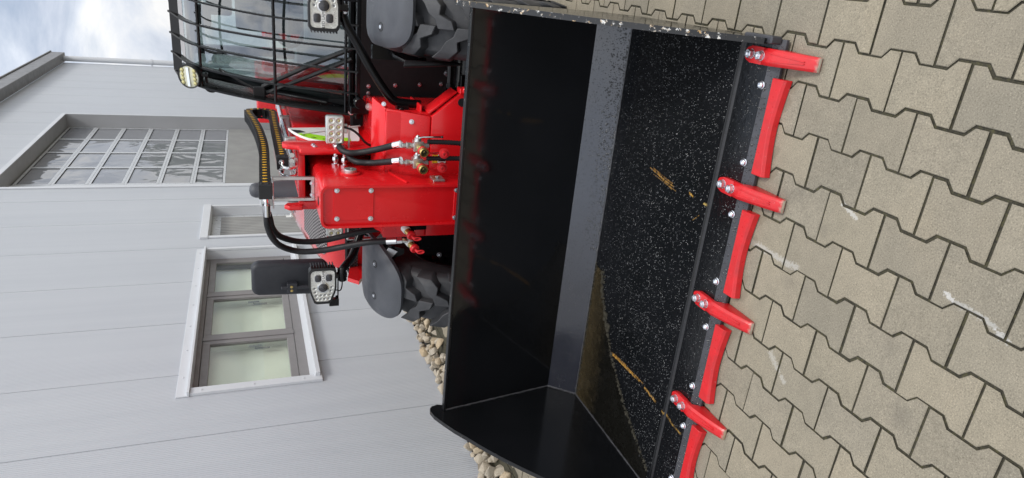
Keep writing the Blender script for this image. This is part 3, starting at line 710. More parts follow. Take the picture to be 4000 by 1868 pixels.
for _ in range(800):
    t = rg.random(); sp.append((rg.uniform(XL - .02, XR), 1.757 + .033 * t, .0205 + .0222 * t + .0008, tuple(nb_), .0011 + abs(rg.gauss(0, .0011))))
ns = Vector((0, -.756, .654)).normalized()
for _ in range(1000):
    t = rg.random() ** 2.2 * .5; x = rg.uniform(-1.2, XR - .02); sp.append((x, 2.654 + .103 * t, FZ + .119 * t + .001, tuple(ns), .0015 + abs(rg.gauss(0, .0012))))
for _ in range(2600):
    t = rg.random(); x = rg.uniform(XL, XR); sp.append((x, 2.654 + .103 * t, FZ + .119 * t + .001, tuple(ns), .0008 + abs(rg.gauss(0, .0006))))
beads(sp, 'rain_bead')
gr = MB()  # pale specks: some crumbs, some standing in for sky glints on droplets
for _ in range(2600):
    y = rg.uniform(1.93, 2.62); x = rg.uniform(XL + .02, XR - .02); a = rg.uniform(0, 3.14); l_ = rg.uniform(.0005, .0014); w_ = l_ * rg.uniform(.3, .8); ca, sa = math.cos(a), math.sin(a)
    gr.prism([(x + u_ * ca - v_ * sa, y + u_ * sa + v_ * ca, FZ + .0006) for u_, v_ in ((-l_, -w_), (l_, -w_ * .5), (l_ * .7, w_), (-l_ * .6, w_))], (0, 0, rg.uniform(.0004, .001)))
for _ in range(300):
    x = rg.uniform(XL + .02, XR - .02); y = rg.uniform(1.80, 1.91); gr.box(x, x + .0012, y, y + .0009, .043, .044)
gr.build('grit_glints', 'grit_glints', bk, smooth=0)['kind'] = 'stuff'
# standing water with dirt in the back corner
rim_ = [(-1.27, 2.575), (-1.38, 2.545), (-1.45, 2.50), (-1.52, 2.455), (-1.60, 2.40), (-1.66, 2.345), (-1.72, 2.28), (-1.77, 2.225), (-1.82, 2.15), (-1.87, 2.08), (-1.91, 2.01), (-1.95, 1.95)]
poly = [(x + rg.gauss(0, .006), y + rg.gauss(0, .006)) for x, y in rim_] + [(XL + .006, 1.945), (XL + .006, 2.648), (-1.27, 2.648)]
pd = MB().pz(poly, FZ + .0004, FZ + .0022).build('puddle', 'puddle_water', bk, 'brown puddle of dirty water in the back corner', smooth=0)
sed = MB()
for _ in range(330):
    i = rg.randrange(len(rim_) - 1); t = rg.random(); a, b = rim_[i], rim_[i + 1]; x = a[0] + (b[0] - a[0]) * t + rg.gauss(0, .006); y = a[1] + (b[1] - a[1]) * t + rg.gauss(0, .006); s = .0012 + abs(rg.gauss(0, .0018)) * (2 if i < 3 else 1)
    sed.box(x - s, x + s, y - s * rg.uniform(.5, 2), y + s, FZ + .0004, FZ + .002 + s * .5)
for _ in range(260):
    x = rg.uniform(XL + .01, -1.25); sed.box(x, x + .004 * rg.random() + .002, 2.640 + rg.gauss(0, .004), 2.650, FZ + .0015, FZ + .004)
o = sed.build('sediment', 'sediment', bk, smooth=0); o['kind'] = 'stuff'

# ------------------------------------------------------------------ telehandler
th = thing('telehandler', 'red telescopic handler with caged cab and black cable chain behind the bucket', 'telehandler', (-.95, 4.2, 0))
# chassis
mb = MB().pz([(-.657, 3.24), (-.71, 3.95), (-1.32, 3.95), (-1.32, 3.24)], .36, 1.0)
mb.build('chassis', 'red_paint', th, bevel=.008, seg=2)
MB().py([(-.668, .784), (-.555, .65), (-.54, .62), (-.54, .40), (-1.30, .40), (-1.30, .784)], 3.195, 3.235).build('lower_front_plate', 'red_paint', th, bevel=.006, seg=2)
MB().prism([(-.668, 3.197, .788), (-.645, 3.262, .998), (-1.3, 3.262, .998), (-1.3, 3.197, .788)], (0, .035, -.008)).prism([(-.645, 3.264, 1.0), (-.61, 3.36, 1.052), (-1.3, 3.36, 1.052), (-1.3, 3.264, 1.0)], (0, .03, -.02)).build('upper_front_plate', 'red_paint', th, bevel=.006, seg=2)
MB().prism([(-.662, 3.215, .792), (-.550, 3.215, .655), (-.540, 3.215, .662), (-.652, 3.215, .80)], (0, .11, 0)).build('gusset_flange', 'red_paint', th, bevel=.004, seg=2)
MB().box(-.72, -.625, 3.27, 3.50, .815, .828).build('step_ledge', 'red_paint', th, bevel=.006, seg=2)
MB().box(-.548, -.520, 3.17, 3.23, .60, .655).cyl((-.530, 3.16, .628), (-.530, 3.20, .628), .016, 12).build('edge_lug', 'red_paint', th, bevel=.003)
MB().cyl((-.592, 3.190, .635), (-.592, 3.1965, .635), .021, 20).build('drain_hole', 'deep_black', th)
MB().prism([(-.905, 3.233, .80), (-.70, 3.233, .80), (-.69, 3.238, .90), (-.69, 3.258, .985), (-.905, 3.258, .985)], (0, -.007, .002)).build('cover_panel', 'red_paint', th, bevel=.002)
mb = MB(); bolt(mb, (-.70, 3.222, .878), (0, -1, .2), .009); mb.build('bolt', 'bolt_zinc', th)
mb = MB(); bolt(mb, (-.622, 3.25, 1.012), (0, -1, .2), .008); mb.build('bolt', 'bolt_zinc', th)
lb = MB().box(-.902, -.853, 3.1925, 3.1945, .700, .742).build('decal', 'white_plastic', th, 'white and yellow decal with small dark print', smooth=0)
MB().box(-.902, -.853, 3.1925, 3.1945, .7425, .770).build('warning_patch', 'label_yellow', lb, smooth=0)
mb = MB()
for i in range(3): mb.box(-.893 + i * .014, -.889 + i * .014, 3.1915, 3.1923, .704, .738 - .006 * (i % 2))
mb.build('print', 'ink', lb, smooth=0)['kind'] = 'stuff'
# dark belly and cab underside
MB().box(-1.85, -.04, 4.0, 4.05, .32, 1.06).box(-1.5, -.3, 3.5, 4.0, .3, .42).box(-.30, -.03, 4.3, 5.2, .3, .9).build('underbody', 'deep_black', th, smooth=0, bevel=.01)
MB().cyl((-1.6, 3.55, .5), (-.3, 3.55, .5), .075, 16).box(-1.30, -.5, 3.48, 3.62, .40, .56).build('front_axle', 'black_metal', th, bevel=.004)
MB().cyl((-.42, 3.5, .618), (-.60, 3.5, .612), .018, 12).cyl((-.55, 3.5, .612), (-.60, 3.5, .612), .026, 6).cyl((-.60, 3.5, .57), (-.60, 3.5, .64), .03, 12).build('tie_rod', 'black_metal', th)
for x, y, z in ((-.664, 3.997, .963), (-.705, 3.997, .964), (-.653, 3.997, .806), (-.643, 3.997, .659), (-.634, 3.997, .527), (-.569, 3.997, .495)):
    mb = MB(); bolt(mb, (x, y, z), (0, -1, 0), .009 if x < -.6 else .013); mb.build('bolt', 'bolt_zinc', th)
mb = MB().box(-.78, -.74, 3.75, 3.85, 1.0, 1.10).cyl((-.72, 3.74, 1.05), (-.72, 3.80, 1.05), .03, 16); mb.build('cab_mount', 'black_metal', th, bevel=.004)
mb = MB(); bolt(mb, (-.735, 3.735, 1.0), (.2, -1, 0), .012); mb.lathe((-.735, 3.745, 1.0), (.2, -1, 0), [(.02, -.004), (.02, .004), (.001, .004)], 18); mb.build('mount_bolt', 'zinc', th)
# wheels
def tyre_geo():
    mb = MB(); hw = .142
    prof = [(.26, -hw + .012), (.30, -hw), (.40, -hw - .004), (.428, -hw + .010), (.442, -hw + .03), (.446, 0), (.442, hw - .03), (.428, hw - .010), (.40, hw + .004), (.30, hw), (.26, hw - .012)]
    mb.lathe((0, 0, 0), (1, 0, 0), [(r, h) for r, h in prof], 64)
    N = 17
    for s in (-1, 1):
        for i in range(N):
            a0 = (i + (.5 if s > 0 else 0)) * 2 * PI / N
            # stations across the tread: x, angle, half width angle, top radius, base radius
            st = [(-.006, -.05, .080, .500, .43), (.034, -.02, .080, .502, .43), (.058, .075, .054, .502, .43), (.098, .095, .084, .500, .43), (.138, .185, .088, .490, .42), (.154, .205, .080, .43, .41)]
            vs = []
            for x, da, wa, rt, rb in st:
                for rr, aa in ((rb, -wa * 1.25), (rt, -wa), (rt, wa), (rb, wa * 1.25)):
                    a = a0 + da + aa; vs.append((s * x, -math.cos(a) * rr, math.sin(a) * rr))
            fs = [(q * 4 + j, q * 4 + j + 1, q * 4 + 5 + j, q * 4 + 4 + j) for q in range(len(st) - 1) for j in range(3)] + [(0, 1, 2, 3), tuple(len(st) * 4 - 4 + j for j in (3, 2, 1, 0))]
            mb.add(vs, fs)
    return mb
tyre_me, _ = tyre_geo().mesh('tyre', 'tyre_rubber', smooth=30, origin=(0, 0, 0), bevel=.003)
rm = MB().lathe((0, 0, 0), (1, 0, 0), [(.262, -.135), (.268, -.128), (.25, -.12), (.25, .12), (.268, .128), (.262, .135)], 40)
for s in (-1, 1):
    rm.lathe((0, 0, 0), (s, 0, 0), [(.25, .06), (.16, .045), (.14, .07), (.10, .075), (.10, .11), (.001, .115)], 32)
    for i in range(8): a = i * PI / 4; bolt(rm, (s * .068, math.cos(a) * .125, math.sin(a) * .125), (s, 0, 0), .012)
rim_me, _ = rm.mesh('wheel', 'black_metal', origin=(0, 0, 0))
for x, y, ra in ((-1.667, 3.55, .1), (-.242, 3.55, .33), (-1.66, 6.0, .2), (-.245, 6.0, .05)):
    w = link('wheel', rim_me, (x, y, .5), th, rot=(ra, 0, 0)); link('tyre', tyre_me, (x, y, .5), w)
# front fenders
def fender(x0, x1, outer, lab=None):
    mb = MB(); nx, na = 14, 18; R0 = .548; a0, a1 = R(49), R(104); grid = []
    for top in (1, 0):
        for i in range(nx + 1):
            for j in range(na + 1):
                u = -1 + 2 * i / nx; v = -1 + 2 * j / na
                # superellipse map: rounded corners
                k = max(abs(u), abs(v)); d = (abs(u) ** 3.4 + abs(v) ** 3.4) ** (1 / 3.4) or 1
                u2, v2 = (u * k / d, v * k / d)
                x = (x0 + x1) / 2 + u2 * (x1 - x0) / 2; a = (a0 + a1) / 2 + v2 * (a1 - a0) / 2
                if outer < 0 and a < R(72): q_ = (R(72) - a) / R(23); x -= max(0, (x - x0) / (x1 - x0)) * .09 * q_
                rr = R0 - (.020 if not top else 0) - .022 * max(0, k - .72) ** 2 / .08
                grid.append((x, 3.55 - rr * math.cos(a), .5 + rr * math.sin(a)))
    M_ = (nx + 1) * (na + 1); fs = []
    for t in (0, 1):
        for i in range(nx):
            for j in range(na):
                q = [t * M_ + i * (na + 1) + j, t * M_ + (i + 1) * (na + 1) + j, t * M_ + (i + 1) * (na + 1) + j + 1, t * M_ + i * (na + 1) + j + 1]
                fs.append(tuple(q if t else q[::-1]))
    ring = [i * (na + 1) for i in range(nx + 1)] + [nx * (na + 1) + j for j in range(1, na + 1)] + [i * (na + 1) + na for i in range(nx - 1, -1, -1)] + [j for j in range(na - 1, 0, -1)]
    fs += [(a, b, b + M_, a + M_) for a, b in zip(ring, ring[1:] + ring[:1])]
    mb.add(grid, fs); f = mb.build('fender', 'grey_plastic', th, lab, smooth=50)
    for t in (.27, .72):
        x = x0 + (x1 - x0) * t; a = R(70); c = Vector((x, 3.55 - .547 * math.cos(a), .5 + .547 * math.sin(a))); n = Vector((0, -math.cos(a), math.sin(a)))
        b = MB(); b.lathe(c, n, [(.0225, -.004), (.0225, .001), (.016, .0015), (.016, -.003), (.001, -.003)], 20, 1); bolt(b, c - n * .002, n, .0095, .009); b.build('bolt', ['bolt_zinc', 'black_plastic'], f)
    return f
fL = fender(-1.83, -1.40, -1); fR = fender(-.368, -.02, 1)
MB().px([(3.10, .955), (3.30, .905), (3.34, .64), (3.27, .62)], -.425, -.415).build('fender_stay', 'black_plastic', th, smooth=0, bevel=.003)
MB().tube([(-.40, 3.55, .93), (-.42, 3.45, .92), (-.44, 3.35, .88), (-.44, 3.55, .75)], .014, 8).box(-.45, -.38, 3.55, 3.60, .78, 1.02).build('fender_bracket', 'black_metal', th)
MB().prism([(-1.413, 3.33, .945), (-1.440, 3.33, .90), (-1.530, 3.36, .962), (-1.502, 3.36, .995)], (0, .006, 0)).build('blank_plate', 'silver_trim', th, 'pale blank plate behind the fender', smooth=0)
MB().tube([(-1.40, 3.30, .93), (-1.42, 3.40, .96), (-1.52, 3.45, .99)], .012, 8).prism([(-1.40, 3.34, .95), (-1.43, 3.34, .86), (-1.46, 3.34, .86), (-1.53, 3.36, 1.0)], (0, .03, 0)).build('fender_bracket', 'black_metal', th)
MB().prism([(-1.50, 3.40, .76), (-1.515, 3.40, .55), (-1.42, 3.40, .45), (-1.30, 3.40, .45), (-1.30, 3.40, .76)], (0, .03, 0)).build('steering_plate', 'black_metal', th, smooth=0, bevel=.004)
mb = MB(); hexnut(mb, (-1.50, 3.398, .645), (0, -1, 0), .013, .016); mb.build('nut', 'bolt_zinc', th)

# boom: outer section, head of the inner section
bx0, bx1 = -1.21, -.90
mb = MB().box(bx1 - .022, bx1, 3.46, 6.2, .98, 1.392).box(bx0, bx0 + .022, 3.46, 6.2, .98, 1.392).box(bx0 + .022, bx1 - .022, 3.46, 6.2, 1.37, 1.39).box(bx0 + .022, bx1 - .022, 3.46, 6.2, .98, 1.0)
mb.box(bx1 - .03, bx1 + .012, 3.44, 3.50, .97, 1.40).box(bx0 - .012, bx0 + .03, 3.44, 3.50, .97, 1.40).box(bx0 + .03, bx1 - .03, 3.44, 3.50, 1.368, 1.40)
boom = mb.build('boom_section', 'red_paint', th, bevel=.004, seg=2)
MB().box(bx0 + .03, bx1 - .03, 3.9, 3.92, 1.0, 1.368).build('inside_shade', 'deep_black', boom, smooth=0)  # black sheet stands in for the shade within the hollow boom
MB().px([(3.325, 1.396), (3.345, 1.402), (3.39, 1.402), (3.41, 1.455), (3.435, 1.476), (3.47, 1.476), (3.50, 1.455), (3.50, 1.0), (3.32, 1.0)], -.892, -.868).build('end_flange', 'red_paint', boom, bevel=.004, seg=2)
for y, z in ((3.40, 1.33), (3.37, 1.325), (3.40, 1.225), (3.37, 1.19)):
    b = MB(); bolt(b, (-.867, y, z), (1, 0, 0), .009, .008); b.build('bolt', 'bolt_zinc', boom)
MB().px([(3.40, 1.385), (3.40, 1.45), (3.43, 1.475), (3.46, 1.46), (3.47, 1.385)], bx0 - .002, bx0 + .02).build('lifting_ear', 'red_paint', boom, bevel=.003)
MB().box(-1.2, -.86, 5.35, 6.3, .9, 1.56).box(-1.25, -.82, 5.7, 6.3, .6, 1.2).build('boom_pivot', 'red_paint', th, bevel=.02, seg=2)
for x in (-.925, -.955):
    MB().tube([(x, 3.42, 1.432), (x, 5.3, 1.437)], .0125, 10).build('hydraulic_pipe', 'chrome', boom)
for y in (3.7, 4.25, 4.8): MB().box(-.975, -.905, y, y + .03, 1.392, 1.450).build('pipe_clamp', 'zinc', boom, smooth=0, bevel=.003)
# head
hx0, hx1 = -1.163, -.956
def rrect(x0, x1, z0, z1, r, n=5, top=True):
    P = [(x1, z0), (x1, z1 - r)] + [(x1 - r + r * math.cos(i * PI / 2 / n), z1 - r + r * math.sin(i * PI / 2 / n)) for i in range(1, n + 1)]
    P += [(x0 + r - r * math.sin(i * PI / 2 / n), z1 - r + r * math.cos(i * PI / 2 / n)) for i in range(0, n + 1)] + [(x0, z0)]
    return P
hd = MB().py(rrect(hx0, hx1, .38, 1.335, .036), 3.010, 3.40)
hd.py(rrect(hx0 + .015, hx1 - .015, 1.02, 1.33, .05), 3.39, 3.95)
head = hd.build('boom_head', 'red_paint', th, smooth=40, bevel=.012, seg=3)
o1 = rrect(hx0, hx1, .38, 1.335, .036); o2 = rrect(hx0 + .011, hx1 - .011, .38, 1.324, .027)
rg_ = MB(); n = len(o1)
rg_.add([(x, 2.997, z) for x, z in o1] + [(x, 2.997, z) for x, z in o2] + [(x, 3.013, z) for x, z in o1] + [(x, 3.013, z) for x, z in o2],
        [(i, i + 1, n + i + 1, n + i) for i in range(n - 1)] + [(i, 2 * n + i, 2 * n + i + 1, i + 1) for i in range(n - 1)] + [(n + i, n + i + 1, 3 * n + i + 1, 3 * n + i) for i in range(n - 1)])
rg_.build('head_rim', 'red_paint', head, smooth=40)
MB().box(-1.127, -.970, 3.0065, 3.0095, 1.092, 1.277).build('cover_plate', 'red_paint', head, smooth=0, bevel=.0015)
MB().box(-1.142, -.977, 3.0065, 3.0095, .40, .700).build('cover_plate', 'red_paint', head, smooth=0, bevel=.0015)
for x, z in ((-.979, 1.262), (-.982, 1.106), (-1.118, 1.262), (-1.121, 1.106), (-.987, .690), (-1.130, .690)):
    b = MB(); bolt(b, (x, 3.0064, z), (0, -1, 0), .0088, .008); b.build('bolt', 'bolt_zinc', head)
MB().cyl((-1.06, 3.10, 1.3353), (-1.06, 3.10, 1.3365), .022, 20).build('lifting_hole', 'deep_black', head)
b = MB().lathe((hx1, 3.20, 1.175), (1, 0, 0), [(.05, -.002), (.05, .007), (.046, .010), (.001, .010)], 28); b.build('pin_boss', 'red_paint', head)
b = MB().lathe((hx1 + .010, 3.20, 1.175), (1, 0, 0), [(.032, 0), (.032, .011), (.029, .014), (.006, .014), (.005, .012), (.001, .012)], 24); b.build('pin_cap', 'zinc', head)
MB().tube([(hx1 + .003, 3.03, .93), (hx1 + .003, 3.2, .985), (hx1 + .003, 3.38, .96)], .006, 6).build('weld_seam', 'red_paint', head)
MB().box(hx1, hx1 + .012, 3.04, 3.12, .74, .80).cyl((hx1 + .012, 3.08, .77), (hx1 + .02, 3.08, .77), .012, 12).build('hose_clip', 'zinc', head, bevel=.004)
# zinc bracket that carries the chain
mb = MB().box(-1.014, -1.000, 3.285, 3.31, 1.335, 1.545).box(-1.122, -1.108, 3.285, 3.31, 1.335, 1.545).box(-1.108, -1.014, 3.285, 3.295, 1.335, 1.352).box(-1.13, -.998, 3.20, 3.30, 1.530, 1.536)
brk = mb.build('chain_bracket', 'zinc', th, smooth=0, bevel=.002)
MB().box(-1.128, -1.026, 3.235, 3.242, 1.536, 1.592).build('bulkhead_plate', 'zinc', brk, smooth=0, bevel=.002)
mb = MB()
hexnut(mb, (-1.052, 3.234, 1.566), (0, -1, 0), .014, .016); hexnut(mb, (-1.092, 3.234, 1.566), (0, -1, 0), .014, .016)
mb.tube(spline([(-1.052, 3.215, 1.566), (-1.055, 3.185, 1.566), (-1.075, 3.172, 1.566), (-1.10, 3.17, 1.566)], 6), .0095, 10).tube(spline([(-1.092, 3.215, 1.566), (-1.095, 3.20, 1.564), (-1.12, 3.195, 1.562), (-1.15, 3.20, 1.558)], 6), .0095, 10)
mb.build('elbow_fitting', 'chrome', brk)
for i in range(2):
    b = MB(); bolt(b, (-1.03 - i * .06, 3.284, 1.348), (0, -1, 0), .008); b.build('bolt', 'bolt_zinc', brk)
# cable chain
pathc = [(3.20, 1.567), (3.487, 1.561), (3.919, 1.554), (4.315, 1.572), (4.628, 1.602), (4.80, 1.625)]
pathc = [Vector((0, a, b)) for a, b in pathc]
pc = spline(pathc, 10); c0 = Vector((0, 4.84, 1.55)); r0 = .079
pc += [c0 + Vector((0, math.sin(a) * r0, math.cos(a) * r0)) for a in (R(t) for t in range(15, 166, 10))]
pc += spline([(0, 4.83, 1.470), (0, 4.465, 1.471), (0, 4.103, 1.468), (0, 3.70, 1.466)], 10)
cum = [0]
for a, b in zip(pc, pc[1:]): cum.append(cum[-1] + (b - a).length)
def along(d):
    for i in range(len(pc) - 1):
        if cum[i + 1] >= d: t = (d - cum[i]) / max(1e-6, cum[i + 1] - cum[i]); return pc[i].lerp(pc[i + 1], t), (pc[i + 1] - pc[i]).normalized()
    return pc[-1], (pc[-1] - pc[-2]).normalized()
CXR, CXL = -1.0, -1.062
ln_ = MB()
for x0, x1 in ((CXR - .006, CXR), (CXL, CXL + .006)):
    ln_.px([(-.029, -.02), (-.023, -.026), (.020, -.026), (.020, .026), (-.023, .026), (-.029, .02)], x0, x1); ln_.px([(.012, -.021), (.031, -.015), (.031, .015), (.012, .021)], x0 - .0035, x1 - .0035)
ln_.box(CXL + .004, CXR - .004, -.010, .010, .020, .026).box(CXL + .004, CXR - .004, -.010, .010, -.026, -.020)
ln_.px([(-.002 + .0062 * math.cos(i * PI / 6), .0115 * math.sin(i * PI / 6)) for i in range(12)], CXR - .001, CXR + .0016, 1)
chain_me, cc_ = ln_.mesh('chain_link', ['chain_plastic', 'yellow_dot'], origin=((CXR + CXL) / 2, 0, 0), smooth=30)
rib = MB()
for a, b in zip(pc, pc[1:]):
    t = (b - a).normalized(); nn = Vector((0, -t.z, t.y)) * .004
    rib.prism([Vector((CXL + .012, 0, 0)) + a - nn, Vector((CXR - .012, 0, 0)) + a - nn, Vector((CXR - .012, 0, 0)) + a + nn, Vector((CXL + .012, 0, 0)) + a + nn], b - a)
chain = rib.build('cable_chain', 'hose_rubber', th, smooth=0)
n_l = int(cum[-1] / .0475)
for i in range(n_l):
    p, t = along((i + .5) * cum[-1] / n_l); ang = math.atan2(t.z, t.y)
    link('chain_link', chain_me, ((CXR + CXL) / 2, p.y, p.z), chain, rot=(ang, 0, 0))
for y, z in ((3.19, 1.567), (3.68, 1.466)):
    b = MB().box(CXL - .004, CXR + .004, y - .035, y + .012, z - .030, z + .030); b.cyl((CXR + .003, y - .012, z - .014), (CXR + .007, y - .012, z - .014), .007, 12).cyl((CXR + .003, y - .012, z + .014), (CXR + .007, y - .012, z + .014), .007, 12); b.build('end_bracket', 'black_plastic', chain, bevel=.002)
mb = MB().box(-1.10, -.995, 3.615, 3.622, 1.362, 1.432); mb.build('pipe_plate', 'zinc', chain, smooth=0, bevel=.002)
mb = MB()
for dx_, dz_ in ((0, 0), (-.045, 0)):
    hexnut(mb, (-1.02 + dx_, 3.63, 1.474), (0, -1, 0), .013, .016); hexnut(mb, (-1.02 + dx_, 3.614, 1.405), (0, -1, 0), .013, .016)
    mb.tube(spline([(-1.02 + dx_, 3.61, 1.474), (-1.028 + dx_, 3.57, 1.472), (-1.032 + dx_, 3.555, 1.44), (-1.028 + dx_, 3.57, 1.408), (-1.02 + dx_, 3.60, 1.405)], 6), .0085, 10)
mb.build('pipe_elbow', 'chrome', chain)
# angle scale on the boom side
scp = [(3.848, 1.425), (3.78, 1.412), (3.728, 1.395), (3.67, 1.372), (3.615, 1.342), (3.565, 1.29), (3.530, 1.235), (3.512, 1.17), (3.505, 1.104), (3.515, 1.09), (3.60, 1.07), (3.90, 1.034)]
scl = MB().px(scp, -.897, -.884).build('angle_scale', 'white_plastic', th, 'white quarter-round angle scale with green band', smooth=0, bevel=.002)
MB().px([(3.709, 1.383), (3.655, 1.36), (3.595, 1.315), (3.555, 1.25), (3.533, 1.175), (3.531, 1.125), (3.626, 1.118), (3.634, 1.18), (3.66, 1.245), (3.695, 1.30), (3.735, 1.335)], -.8835, -.8828).build('green_band', 'label_green', scl, smooth=0)
MB().px([(3.80, 1.412), (3.75, 1.397), (3.722, 1.385), (3.748, 1.338), (3.79, 1.365)], -.8835, -.8828).build('chart_patch', 'ink', scl, smooth=0)
for b_, y, z, a in (('30', 3.672, 1.352, 35), ('40', 3.625, 1.305, 50), ('50', 3.592, 1.25, 62), ('60', 3.575, 1.19, 75)):
    text('lettering', b_, .030, 'ink', scl, (-.8824, y, z), (0, math.cos(R(a)), math.sin(R(a))), (0, -math.sin(R(a)), math.cos(R(a))), .0002)
MB().px([(3.90, 1.02), (3.93, 1.02), (3.70, 1.36), (3.69, 1.36)], -.8822, -.879).build('pointer', 'white_plastic', scl, smooth=0)

# hoses and couplings
def hose(pts, r, lab=None): return MB().tube(spline(pts, 8), r, 12).build('hydraulic_hose', 'hose_rubber', th, lab)
h = hose([(-1.152, 3.175, 1.566), (-1.203, 3.18, 1.564), (-1.276, 3.22, 1.547), (-1.34, 3.26, 1.512), (-1.387, 3.3, 1.454), (-1.401, 3.3, 1.388), (-1.385, 3.27, 1.293), (-1.348, 3.22, 1.193), (-1.312, 3.17, 1.094), (-1.286, 3.12, 1.0)], .0155)
MB().tube([(-1.098, 3.172, 1.566), (-1.155, 3.175, 1.566)], .0185, 14).build('crimp', 'chrome', h)
mb = MB().tube([(-1.288, 3.122, 1.003), (-1.281, 3.105, .955)], .0185, 14); mb.cyl((-1.281, 3.105, .955), (-1.279, 3.10, .93), .0165, 6); mb.cyl((-1.279, 3.10, .93), (-1.283, 3.10, .905), .012, 12); mb.build('crimp', 'chrome', h)
h2 = hose([(-1.15, 3.20, 1.558), (-1.192, 3.22, 1.55), (-1.252, 3.26, 1.539), (-1.31, 3.3, 1.505), (-1.355, 3.34, 1.434), (-1.372, 3.36, 1.348), (-1.364, 3.36, 1.262), (-1.332, 3.34, 1.155), (-1.31, 3.33, 1.069), (-1.297, 3.33, .956), (-1.27, 3.30, .9)], .0155)
mb = MB().box(-1.335, -1.225, 3.10, 3.16, .868, .888).box(-1.235, -1.15, 3.12, 3.14, .80, .90); mb.build('coupling_plate', 'black_metal', th, bevel=.003)
for c in ((-1.300, 3.10, .885), (-1.228, 3.10, .905)):
    c = Vector(c); ax = Vector((-.25, -.9, -.30)).normalized(); cp = MB()
    cp.lathe(c, ax, [(.014, -.03), (.021, -.028), (.021, .0), (.016, .002)], 18, 0); cp.lathe(c, ax, [(.0155, 0), (.018, .004), (.018, .030), (.016, .034)], 18, 1)
    cp = cp.build('quick_coupler', ['white_plastic', 'brass_zinc'], th)
    e = c + ax * .034; k_ = MB(); k_.lathe(e, ax, [(.001, -.001), (.0225, 0), (.0235, .012), (.021, .018), (.001, .018)], 20)
    ring = [e + ax * .018 + Vector((-.004, 0, -.018)) + Vector((math.cos(t) * .007, 0, math.sin(t) * .017)) + ax * .016 for t in (i * PI / 8 for i in range(17))]
    k_.tube(ring, .0048, 8).cyl(e + ax * .012, e + ax * .03 + Vector((-.004, 0, -.004)), .007, 8); k_.build('dust_cap', 'red_plastic', cp)
# right-hand pair: elbows on the head, hoses, ball valves, guarded hoses
for y, z, x1 in ((3.352, 1.227, -.862), (3.325, 1.186, -.890)):
    b = MB(); hexnut(b, (hx1 - .002, y, z), (1, 0, 0), .019, .012, stud=.6); hexnut(b, (hx1 + .022, y, z), (1, 0, 0), .0155, .022, stud=.6); b.cyl((hx1, y, z), (x1 - .01, y, z), .0105, 12)
    b.tube(spline([(x1 - .012, y, z), (x1 + .002, y - .003, z - .002), (x1 + .006, y - .01, z - .016)], 6), .0105, 12); b.build('elbow_fitting', 'chrome', th)
def swivel(hp, vx, vz, vy, handle, guard_end):
    h = hose(hp, .0155); e = Vector(hp[-1]); d = (e - Vector(hp[-2])).normalized()
    b = MB().tube([e - d * .006, e + d * .036], .0185, 14); b.build('crimp', 'chrome', h)
    v = MB(); hexnut(v, (vx, vy, vz + .055), (0, 0, -1), .0165, .022); v.cyl((vx, vy, vz + .075), (vx, vy, vz), .012, 12); v.box(vx - .024, vx + .024, vy - .022, vy + .022, vz - .026, vz + .022); v.cyl((vx, vy, vz - .02), (vx, vy, vz - .055), .013, 12)
    v.cyl((vx + .02, vy, vz), (vx + .038, vy, vz), .017, 12); hexnut(v, (vx + .038, vy, vz), (1, 0, 0), .011, .010)
    v = v.build('ball_valve', 'zinc', th, bevel=.002)
    MB().tube(handle, .0042, 8).cyl(handle[-1], Vector(handle[-1]) + Vector((0, 0, -.008)), .0065, 8).build('valve_handle', 'chrome', v)
    ax = Vector((-.08, -1, -.12)).normalized(); c = Vector((vx - .008, vy - .02, vz - .006)); q = MB()
    q.lathe(c, ax, [(.015, 0), (.015, .02), (.021, .022), (.021, .034)], 20, 0); q.lathe(c, ax, [(.021, .034), (.0228, .036), (.0228, .046), (.0215, .048)], 20, 1)
    q.lathe(c, ax, [(.0215, .048), (.0225, .052), (.0225, .066), (.0205, .070), (.0155, .070), (.0145, .050), (.001, .048)], 20, 0); q.lathe(c, ax, [(.012, .060), (.012, .064), (.009, .064), (.009, .05)], 16, 2)
    q.build('quick_coupler', ['brass_zinc', 'red_plastic', 'ink'], v)
    n = 44; a = Vector((vx + .018, vy + .004, vz - .048)); g_ = Vector(guard_end); pts = [a.lerp(g_, i / n) + Vector((.006 * math.sin(PI * i / n), 0, 0)) for i in range(n + 1)]
    MB().tube(pts, [.0135 if i % 2 else .0105 for i in range(n + 1)], 10).build('guarded_hose', 'hose_rubber', th, smooth=60)
    return v
v1 = swivel([(-.857, 3.345, 1.212), (-.869, 3.31, 1.200), (-.875, 3.28, 1.168), (-.865, 3.26, 1.109), (-.832, 3.20, 1.035), (-.803, 3.14, .995), (-.793, 3.12, .977)], -.789, .872, 3.10, [(-.752, 3.095, .875), (-.744, 3.085, .850), (-.742, 3.085, .760)], (-.785, 3.07, .52))
v2 = swivel([(-.884, 3.315, 1.176), (-.906, 3.29, 1.160), (-.913, 3.25, 1.132), (-.909, 3.22, 1.073), (-.885, 3.15, 1.02), (-.870, 3.11, .99), (-.866, 3.1, .980)], -.873, .872, 3.10, [(-.836, 3.095, .872), (-.826, 3.085, .850), (-.822, 3.085, .765)], (-.856, 3.07, .52))
for v, c, s_ in ((v1, (-.822, 3.085, .742), (-.800, 3.06, .855)), (v2, (-.893, 3.085, .748), (-.884, 3.06, .855))):
    k_ = MB(); ax = Vector((0, -1, .1)); k_.lathe(c, ax, [(.001, 0), (.0255, 0), (.0255, .009), (.015, .010), (.013, .026), (.0075, .027), (.006, .02), (.001, .02)], 22)
    k_.tube(spline([s_, (Vector(s_) + Vector(c)) / 2 + Vector((-.012, 0, 0)), Vector(c) + Vector((-.002, 0, .02))], 6), .004, 8); k_.build('dust_cap', 'red_plastic', v)

